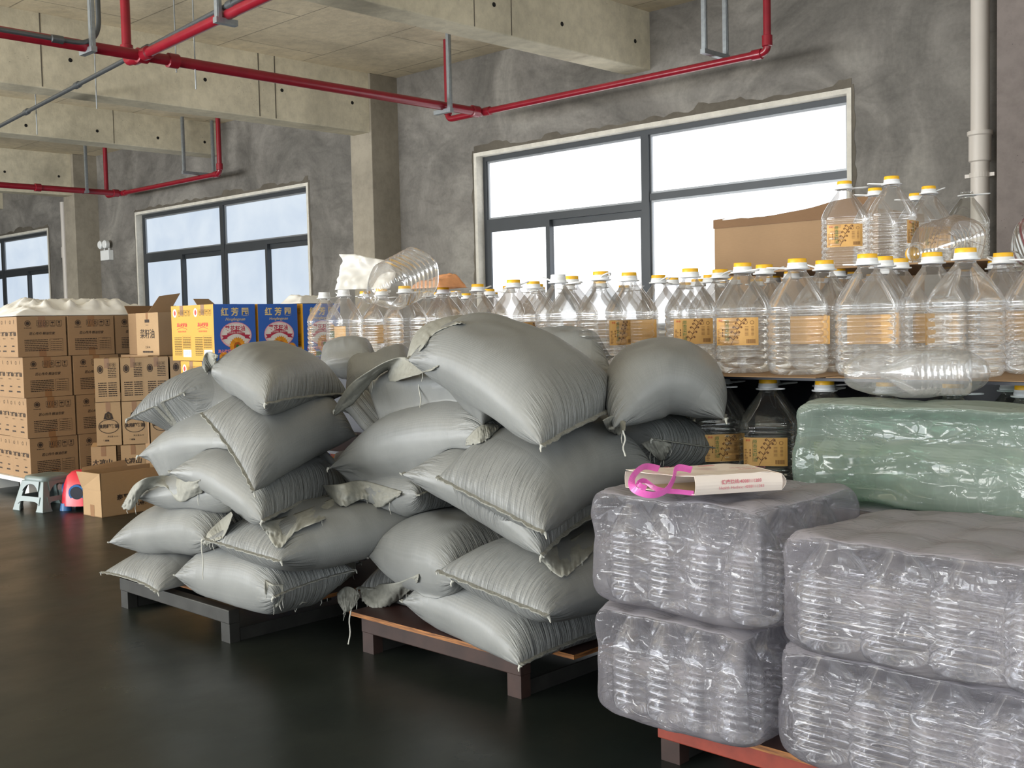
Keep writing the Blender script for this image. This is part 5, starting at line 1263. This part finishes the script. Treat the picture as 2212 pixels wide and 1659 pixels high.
stp = MB(); stp.tube([(cx0-.05, cy0-.05, ztop+.06), (cx0-.2, cy0-.12, ztop+.09), (cx0-.35, cy0-.15, ztop+.02)], .012, 8); stp.build('bag_strap', M_wbag, None, True).parent = o
pb_ = P(775, 615, t=5.3)
def wb_(a, b):
    x = (a-.5)*.26; z = b*.17; cr_ = .03*noise.noise(Vector((a*3, b*3, 1)))+.02*(1-abs(noise.noise(Vector((a*6, b*5, 7)))))
    return (pb_.x+x*.72-.1*b*.2, pb_.y+x*.69+cr_+.05*math.sin(b*2), ZB+BH+.01+z*(1-.35*max(0, a-.3))+.004)
o = MB().grid(wb_, 30, 24).build('plastic_bag', M_wbag, None, True, solid=.002); tag(o, 'crumpled white plastic bag standing on the bottle lids left of the tilted bottle', 'bag')
pb2 = Vector((bx+.12, by+2*SY+.18, 0))
o = cloth(pb2.x-.10, pb2.x+.12, pb2.y-.12, pb2.y+.12, pc.z, .06, 9, 24, 24, M_wbag, 'plastic_bag'); tag(o, 'small crumpled white bag on the blue cartons beside the first bottle', 'bag')
pb3 = P(880, 640, t=5.0)
o = cloth(pb3.x-.10, pb3.x+.10, pb3.y+.1, pb3.y+.3, ZB+BH+.002, .07, 19, 24, 24, mat_simple('orange_film', srgb(226, 160, 112), .4, nscale=20), 'orange_wrapper'); tag(o, 'crumpled orange plastic wrapper under the tilted bottle', 'wrapper')

# ------------------------------------------------------------------ floor things at the left: open box, stool, toy stool
pA = P(180, 1123, z=0); pB = P(175, 1028, X=pA.x)
q1 = P(316, 1100, z=0); q0 = P(168, 1118, z=0)
bxw = .30; hgt = pB.z if pB.z > .2 else .28
ob = empty('open_box', (pA.x+.03, pA.y+.10, 0), math.radians(4)); tag(ob, 'open brown cardboard box with printed characters standing on the floor before the cartons', 'box')
Wb, Lb, Hb = .21, .46, .262
m = MB()
for a in ((-Wb, 0, 0, .004), (-Wb, 0, Lb-.004, Lb), (-.004, 0, 0, Lb), (-Wb, -Wb+.004, 0, Lb)): m.box(a[0], a[1], a[2], a[3], 0, Hb)
m.box(-Wb, 0, 0, Lb, 0, .004); m.build('box_body', M_card2, ob)
f = MB(); f.quad((-Wb, -.002, Hb-.10), (-.0, -.002, Hb-.10), (.0, -.004, Hb), (-Wb-.01, -.03, Hb+.004)); f.build('flap', M_card2, ob, solid=.003)
f = MB(); f.quad((-Wb-.002, .0, Hb), (-Wb-.002, Lb*.66, Hb), (-Wb-.03, Lb*.66, Hb+.035), (-Wb-.03, .02, Hb+.02)); f.build('flap', M_card, ob, solid=.003)
a = Print((0, 0, 0), (0, 1, 0), (0, 0, 1)); a.text('泰平粮油周转箱', .245, .10, .046, bold=.0014, sx=.9); a.text('375ml×24瓶', .215, .055, .032, bold=.001)
a.build('printed_text', M_ink, ob)
t = MB(); t.box(-Wb/2-.022, -Wb/2+.022, -.0012, -.0004, 0, .07); t.build('packing_tape', M_tape, ob)

def stool(loc, rz, s, mat, label, inner=None, tall=.218):
    root = empty('plastic_stool', loc, rz); tag(root, label, 'stool')
    W0, W1 = .150*s, .105*s; H = tall*s
    # seat
    def rr(w_, z, e=5): return sq_ring(w_, z, e, 40)
    m = MB(); m.rings([rr(W1*1.06, H-.035*s), rr(W1*1.08, H-.02*s), rr(W1*1.05, H-.006*s), rr(W1*.98, H), rr(W1*.6, H-.001*s)], capb=False, capt=True); m.build('seat', mat, root, True, angle=40)
    # four corner legs, each an L section that splays outward
    for sx in (-1, 1):
        for sy in (-1, 1):
            l = MB(); rg = []
            for k in range(9):
                t_ = k/8; z = (H-.03*s)*(1-t_); w_ = W1*1.05+(W0-W1)*t_; wd = (.062-.014*math.sin(math.pi*min(1, t_*1.15)))*s+(.012*s if t_ > .93 else 0)
                th = .012*s
                rg.append([(sx*w_, sy*w_, z), (sx*(w_-wd), sy*w_, z), (sx*(w_-wd), sy*(w_-th), z), (sx*(w_-th), sy*(w_-th), z), (sx*(w_-th), sy*(w_-wd), z), (sx*w_, sy*(w_-wd), z)])
            l.rings(rg); o_ = l.build('leg', mat, root, False, bevel=.003)
    # side skirts with an arched opening, and the low rungs
    for ax_, sg in ((0, 1), (0, -1), (1, 1), (1, -1)):
        sk = MB(); n = 16; zt_ = H-.03*s; w_ = W1*1.04
        for k in range(n):
            def pt(q, low):
                x = (-1+2*q)*(w_-.03*s); arch = zt_-.018*s-(.045*s)*abs(-1+2*q)**2.4; z = arch if low else zt_
                wo = w_+(W0-W1)*(1-z/H)
                return (x, sg*wo, z) if ax_ == 0 else (sg*wo, x, z)
            sk.quad(pt(k/n, 1), pt((k+1)/n, 1), pt((k+1)/n, 0), pt(k/n, 0))
        zr = .085*s; wo = w_+(W0-W1)*(1-zr/H)
        for k in range(n):
            def pr2(q, low):
                x = (-1+2*q)*(wo-.03*s); z = zr-.022*s+(.0 if low else .03*s)-(.022*s*abs(-1+2*q)**6 if low else 0); w2 = w_+(W0-W1)*(1-z/H)
                return (x, sg*w2, z) if ax_ == 0 else (sg*w2, x, z)
            sk.quad(pr2(k/n, 1), pr2((k+1)/n, 1), pr2((k+1)/n, 0), pr2(k/n, 0))
        sk.build('side_panel', mat, root, False, solid=.006*s)
    return root
ps = P(106, 1097, z=0); stool((ps.x, ps.y, 0), math.radians(12), .98, M_stool, 'grey-green plastic step stool standing on the floor before the carton stack')
pt_ = P(178, 1098, z=0)
ts = empty('toddler_stool', (pt_.x+.0, pt_.y+.03, 0), math.radians(40)); tag(ts, 'small red toy stool with blue feet half hidden by the open box', 'toy stool')
m = MB(); m.rings([sq_ring(r_, z, 3, 36) for r_, z in ((.135, .03), (.13, .09), (.118, .16), (.10, .21), (.075, .235), (.03, .24))], capb=False); m.build('stool_body', M_toyred, ts, True)
for an in (0, 90, 180, 270):
    c_, s__ = math.cos(math.radians(an)), math.sin(math.radians(an))
    d = MB(); d.tube([(c_*.105, s__*.105, .115), (c_*.133, s__*.133, .112)], .052, 20); d.build('side_window', M_toyblue, ts, True, angle=40)
    d = MB(); d.tube([(c_*.11, s__*.11, .115), (c_*.136, s__*.136, .112)], .040, 20); d.build('window_hole', M_dark, ts, True, angle=40)
for an in (45, 135, 225, 315):
    c_, s__ = math.cos(math.radians(an)), math.sin(math.radians(an))
    MB().tube([(c_*.13, s__*.13, 0), (c_*.128, s__*.128, .045)], [.036, .03], 16).build('foot', M_toyblue, ts, True, angle=40)

# ================================================================== FILM-WRAPPED BALES
ME_N = bottle_body_mesh(.262, .070, 6, 'inner'); ME_N.materials.append(M_petr)
def bale(label, x0, x1, y0, y1, z0, z1, seed, mat=M_film, cols=4, rows=2, waist=.5, res=40, group='film-wrapped bottle bales', tail=None, rz=0, wr=1.0, inner=True, ilabel='%s'):
    cx_, cy_, cz_ = (x0+x1)/2, (y0+y1)/2, z0; hx, hy, hz = (x1-x0)/2, (y1-y0)/2, (z1-z0)
    def skin(d):
        # rounded box direction mapping
        e = 7.0; k = 1/((abs(d.x)**e+abs(d.y)**e+abs(d.z)**e)**(1/e)); p = Vector((d.x*k, d.y*k, d.z*k))
        X, Y, Z = p.x*hx, p.y*hy, p.z*hz/2+hz/2
        t = Z/hz
        # the film is pushed out by the bottle bodies in the lower part and sucked in round the necks above
        body = smooth01((.66-t)/.2); side = 1-smooth01((abs(p.z)-.86)/.12)
        bx_ = abs(math.sin(math.pi*cols*(p.x+1)/2)); by_ = abs(math.sin(math.pi*rows*(p.y+1)/2))
        fy = smooth01((abs(p.y)-.9)/.1)*side; fx = smooth01((abs(p.x)-.9)/.1)*side
        inn = .026*(1-bx_**.7)*fy*body+.026*(1-by_**.7)*fx*body+(fy+fx)*(1-body)*.030
        top = smooth01((p.z-.9)/.1)
        Z -= top*(.010*(1-bx_)+.006*(1-by_))
        v_ = Vector((X, Y, Z))
        a1 = noise.noise(Vector((X*5+seed, Y*5, Z*5)))*.012; a2 = (abs(noise.noise(Vector((X*9+seed, Y*9, Z*6+3)))))*.008; a3 = abs(noise.noise(Vector((X*27+seed, Y*27, Z*16+9))))*.005*(1-body*.8)
        # creases that fan from the gathered top edge down the sides
        fan = abs(noise.noise(Vector((X*14+Z*5+seed, Y*14-Z*4, Z*2.5))))*.016*side*(1-.75*body)
        n_ = Vector((p.x**5, p.y**5, p.z**5)); n_.normalize()
        flat = 1-.85*top
        dv = (a1+a2*.9-a3-fan)*wr*flat
        q = Vector((X, Y, Z))-n_*(inn)+n_*dv
        if q.z < .001: q.z = .001
        q.z -= 0.0
        return q
    m = MB(); idx = {}
    def vert(d):
        key = (round(d[0], 5), round(d[1], 5), round(d[2], 5))
        if key not in idx: idx[key] = len(m.v); m.v.append(tuple(skin(Vector(d))))
        return idx[key]
    N = res
    for ax in range(3):
        for sg in (-1, 1):
            for i in range(N):
                for j in range(N):
                    def dd(a, b):
                        a = -1+2*a/N; b = -1+2*b/N; v = [0, 0, 0]; v[ax] = sg; v[(ax+1) % 3] = a; v[(ax+2) % 3] = b; return tuple(v)
                    f = [vert(dd(i, j)), vert(dd(i+1, j)), vert(dd(i+1, j+1)), vert(dd(i, j+1))]
                    if sg < 0: f.reverse()
                    m.f.append(tuple(f)); m.mi.append(0)
    root = empty('bottle_bale', (cx_, cy_, z0), rz); tag(root, label, 'wrapped bale', group)
    m.build('film_wrap', mat, root, True)
    wv_ = [Vector(q)+Vector((cx_, cy_, z0)) for q in m.v]; placed.append((BVHTree.FromPolygons(wv_, m.f), None, None))
    # gathered film ends: crumpled tails on the sides
    for (tx, ty, tz, dx, dy, dz, wd, ln) in (tail or ()):
        base = Vector((tx, ty, tz)); dr = Vector((dx, dy, dz)).normalized(); lt = dr.cross(Vector((0, 0, 1))); lt = Vector((0, 0, 1)) if lt.length < .1 else lt.normalized(); up_ = lt.cross(dr)
        def tf(a, b):
            an = a*2*math.pi; fl = wd*(.12+.88*b**.8)*(1+.35*math.sin(an*5+seed)+.3*noise.noise(Vector((a*9, b*3, seed))))
            return base+dr*ln*b+lt*math.cos(an)*fl+up_*math.sin(an)*fl*.6
        tb = MB().grid(tf, 60, 14).build('gathered_film', mat, root, True)
    if inner:
        iw = (hx*2-.07)/cols; iy = .142
        for c_ in range(cols):
            for r_ in range(rows):
                lx = -hx+.035+iw*(c_+.5); ly = -hy+.105+r_*iy
                if ly > hy-.065: continue
                o = bpy.data.objects.new('packed_bottle', ME_N); C.objects.link(o)
                c, s = math.cos(rz), math.sin(rz)
                o.location = (cx_+lx*c-ly*s, cy_+lx*s+ly*c, z0+.006); k = min(1, (iw-.004)/.142); o.scale = (k, k, min(1, (hz-.014)/.262)); o.rotation_euler = (0, 0, rz)
                tag(o, ilabel % ['front', 'second', 'third'][r_], 'bottle', 'bottles sealed inside the bales')
    return root
ZP3 = .1205
il = 'clear ribbed bottle in the %%s row inside the %s bale'
bale('lower film-wrapped bottle bale at the front left, next to the middle sacks', -1.79, -1.31, 2.07, 2.55, ZP3, .405, 1.0, cols=4, rows=3, ilabel=il % 'lower front left')
bale('upper film-wrapped bottle bale at the front left with the paper bag on it', -1.775, -1.25, 2.05, 2.54, .408, .695, 2.0, cols=4, rows=3, ilabel=il % 'upper front left')
bale('lower film-wrapped bottle bale at the bottom right of the photo', -1.30, -.56, 2.10, 2.53, ZP3, .392, 3.0, cols=5, rows=3, ilabel=il % 'lower right')
bale('upper film-wrapped bottle bale at the right with a gathered film knot on its front', -1.245, -.46, 2.03, 2.53, .395, .655, 4.0, cols=5, rows=3, ilabel=il % 'upper right', wr=1.15)
bale('lower back bale of bottles hidden behind the front left bales', -1.80, -1.22, 2.58, 2.84, ZP3, .385, 5.0, cols=4, rows=1, inner=False)
bale('upper back bale whose grey film top shows behind the paper bag', -1.78, -1.20, 2.57, 2.84, .388, .625, 6.0, cols=4, rows=1, inner=False)
bale('lower back bale of bottles behind the right bales', -1.20, -.45, 2.54, 2.84, ZP3, .385, 7.0, cols=5, rows=1, inner=False)
bale('upper back bale behind the right bales under the green bale', -1.19, -.45, 2.54, 2.84, .388, .622, 8.0, cols=5, rows=1, inner=False)
bale('green-tinted film bale at the right below the lying wrapped bottle', -1.52, -.62, 2.56, 2.83, .628, .885, 9.0, mat=M_filmg, cols=3, rows=1, inner=False, wr=1.4, group='green film bales')
# bottle in a thin bag lying on the green bale
pb = P(2030, 815, t=2.75)
bo_ = bottle((P(2100, 820, t=2.78).x, P(2100, 820, t=2.78).y, (.885+.066)), 'ribbed bottle lying inside a thin film bag on the green bale', 'bottle in the film bag', None, None, rot=(0, math.radians(-90), math.radians(22)), handle=None, scale=.66, me=ME_B)
def bagf(a, b):
    an = b*2*math.pi; x = -.15+.36*a; r = .062*(math.sin(math.pi*min(1, a*1.02+.02))**.35)
    r *= 1.05+.14*noise.noise(Vector((a*5, math.cos(an)*1.5, math.sin(an)*1.5)))+.06*abs(noise.noise(Vector((a*14, math.cos(an)*4, math.sin(an)*4))))
    loc = Vector((x, math.cos(an)*r*1.08, math.sin(an)*r))
    c, s = math.cos(math.radians(22)), math.sin(math.radians(22))
    return (loc.x*c-loc.y*s, loc.x*s+loc.y*c, max(-.0635, loc.z))
bgp = Vector(bo_.location)+Vector((-.155*math.cos(math.radians(22)), -.155*math.sin(math.radians(22)), 0))
o = MB().grid(bagf, 60, 40).build('film_bag', M_filmc, None, True, loc=bgp); tag(o, 'thin clear film bag wrapped round the bottle lying on the green bale', 'bag')


# ------------------------------------------------------------------ paper bag with a pink ribbon
zt = .712
pa_, pb_, pc_ = P(1500, 1070, z=zt), P(1688, 1058, z=zt), P(1425, 1008, z=zt+.03)
ux = (pb_-pa_); ux.z = 0; Lp = ux.length; ux.normalize(); vy = Vector((-ux.y, ux.x, 0))
bag = empty('paper_bag', (pa_.x, pa_.y, zt), math.atan2(ux.y, ux.x)); tag(bag, 'cream paper carrier bag lying flat with a pink ribbon handle on the left bale', 'paper bag')
Wp = .165; Hp = .042
outer = MB(); t_ = .0015
def bagpt(x, y, z): return (x, y, z)
n = 14
def top_z(x, y):
    return Hp*(1-.10*math.sin(math.pi*y/Wp))*(1-.12*smooth01((x-Lp*.75)/(Lp*.3)))+.003*noise.noise(Vector((x*20, y*20, 0)))
outer.grid(lambda a, b: (Lp*a-(.11*b)*(1-a)*.9, Wp*b, top_z(Lp*a, Wp*b)), 20, 12)
outer.grid(lambda a, b: (Lp*a, -.006*math.sin(math.pi*b), Hp*b*(1-.12*smooth01((a-.75)/.3))), 20, 6)
outer.grid(lambda a, b: (Lp*a-.10*(1-a), Wp+.004*math.sin(math.pi*b), Hp*b*.9), 20, 6)
outer.grid(lambda a, b: (Lp*a-(.11*b)*(1-a)*.9, Wp*b, .001), 10, 6)
outer.grid(lambda a, b: (Lp+.012*math.sin(math.pi*b), Wp*a, Hp*b*.88), 6, 6)
outer.build('bag_body', M_paper, bag, False, solid=.0012)
inn = MB().grid(lambda a, b: (.03+Lp*.5*a-(.11*b)*(1-a), .004+(Wp-.008)*b, .004), 6, 6).build('bag_inside', M_paperin, bag)
gs = MB().grid(lambda a, b: (Lp-.03*b, .001+(Wp*.2)*a, .002+(Hp*.8)*b), 4, 4)
a = Print((0, -.0085, 0), (1, 0, 0), (0, 0, 1), .001)
a.text('健康热线:4008111283', Lp*.52, Hp*.62, .0105, bold=.0002); a.text('Health Hotline: 4008111283', Lp*.52, Hp*.32, .0095)
a.build('printed_text', M_pinkink, bag)
a = Print((0, 0, Hp+.0042), (1, 0, 0), (0, 1, 0), .001)
a.text('北京', .0, Wp*.78, .02); a.disc(Lp*.38, Wp*.70, .022, .007); a.text('健康体检', Lp*.66, Wp*.35, .014); textlines(a, Lp*.58, Lp*.78, Wp*.16, Wp*.24, 2); a.ring(Lp*.88, Wp*.3, .010, .012, .002); textlines(a, Lp*.25, Lp*.33, Wp*.72, Wp*.76, 1)
a.build('printed_text', M_pinkink, bag)
def ribbon(pts, w_, parent):
    m = MB(); pts = [Vector(p) for p in pts]; sm_ = []
    for i in range(len(pts)-1):
        p0 = pts[max(i-1, 0)]; p1 = pts[i]; p2 = pts[i+1]; p3_ = pts[min(i+2, len(pts)-1)]
        for k in range(8):
            t = k/8; sm_.append(.5*((2*p1)+(-p0+p2)*t+(2*p0-5*p1+4*p2-p3_)*t*t+(-p0+3*p1-3*p2+p3_)*t**3))
    sm_.append(pts[-1]); prev = None
    for i, p in enumerate(sm_):
        d = (sm_[min(i+1, len(sm_)-1)]-sm_[max(i-1, 0)]).normalized(); wv = d.cross(Vector((.35*math.sin(i*.11), 1, .3))).normalized()*w_/2
        cur = (tuple(p-wv), tuple(p+wv))
        if prev: m.quad(prev[0], cur[0], cur[1], prev[1])
        prev = cur
    return m.build('ribbon_handle', M_pink, parent, False, solid=.0006)
ribbon([(-.035, Wp*.72, Hp+.004), (-.075, Wp*.66, Hp+.012), (-.115, Wp*.45, Hp-.005), (-.125, Wp*.25, .015), (-.095, Wp*.1, .004), (-.06, Wp*.1, .012), (-.035, Wp*.2, Hp*.8), (-.015, Wp*.36, Hp+.012), (.02, Wp*.36, Hp+.006)], .016, bag)
ribbon([(-.09, Wp*.35, .012), (-.105, Wp*.42, .022), (-.085, Wp*.5, .026), (-.065, Wp*.3, .010), (-.02, Wp*.1, .006), (.0, Wp*.02, .004)], .012, bag)
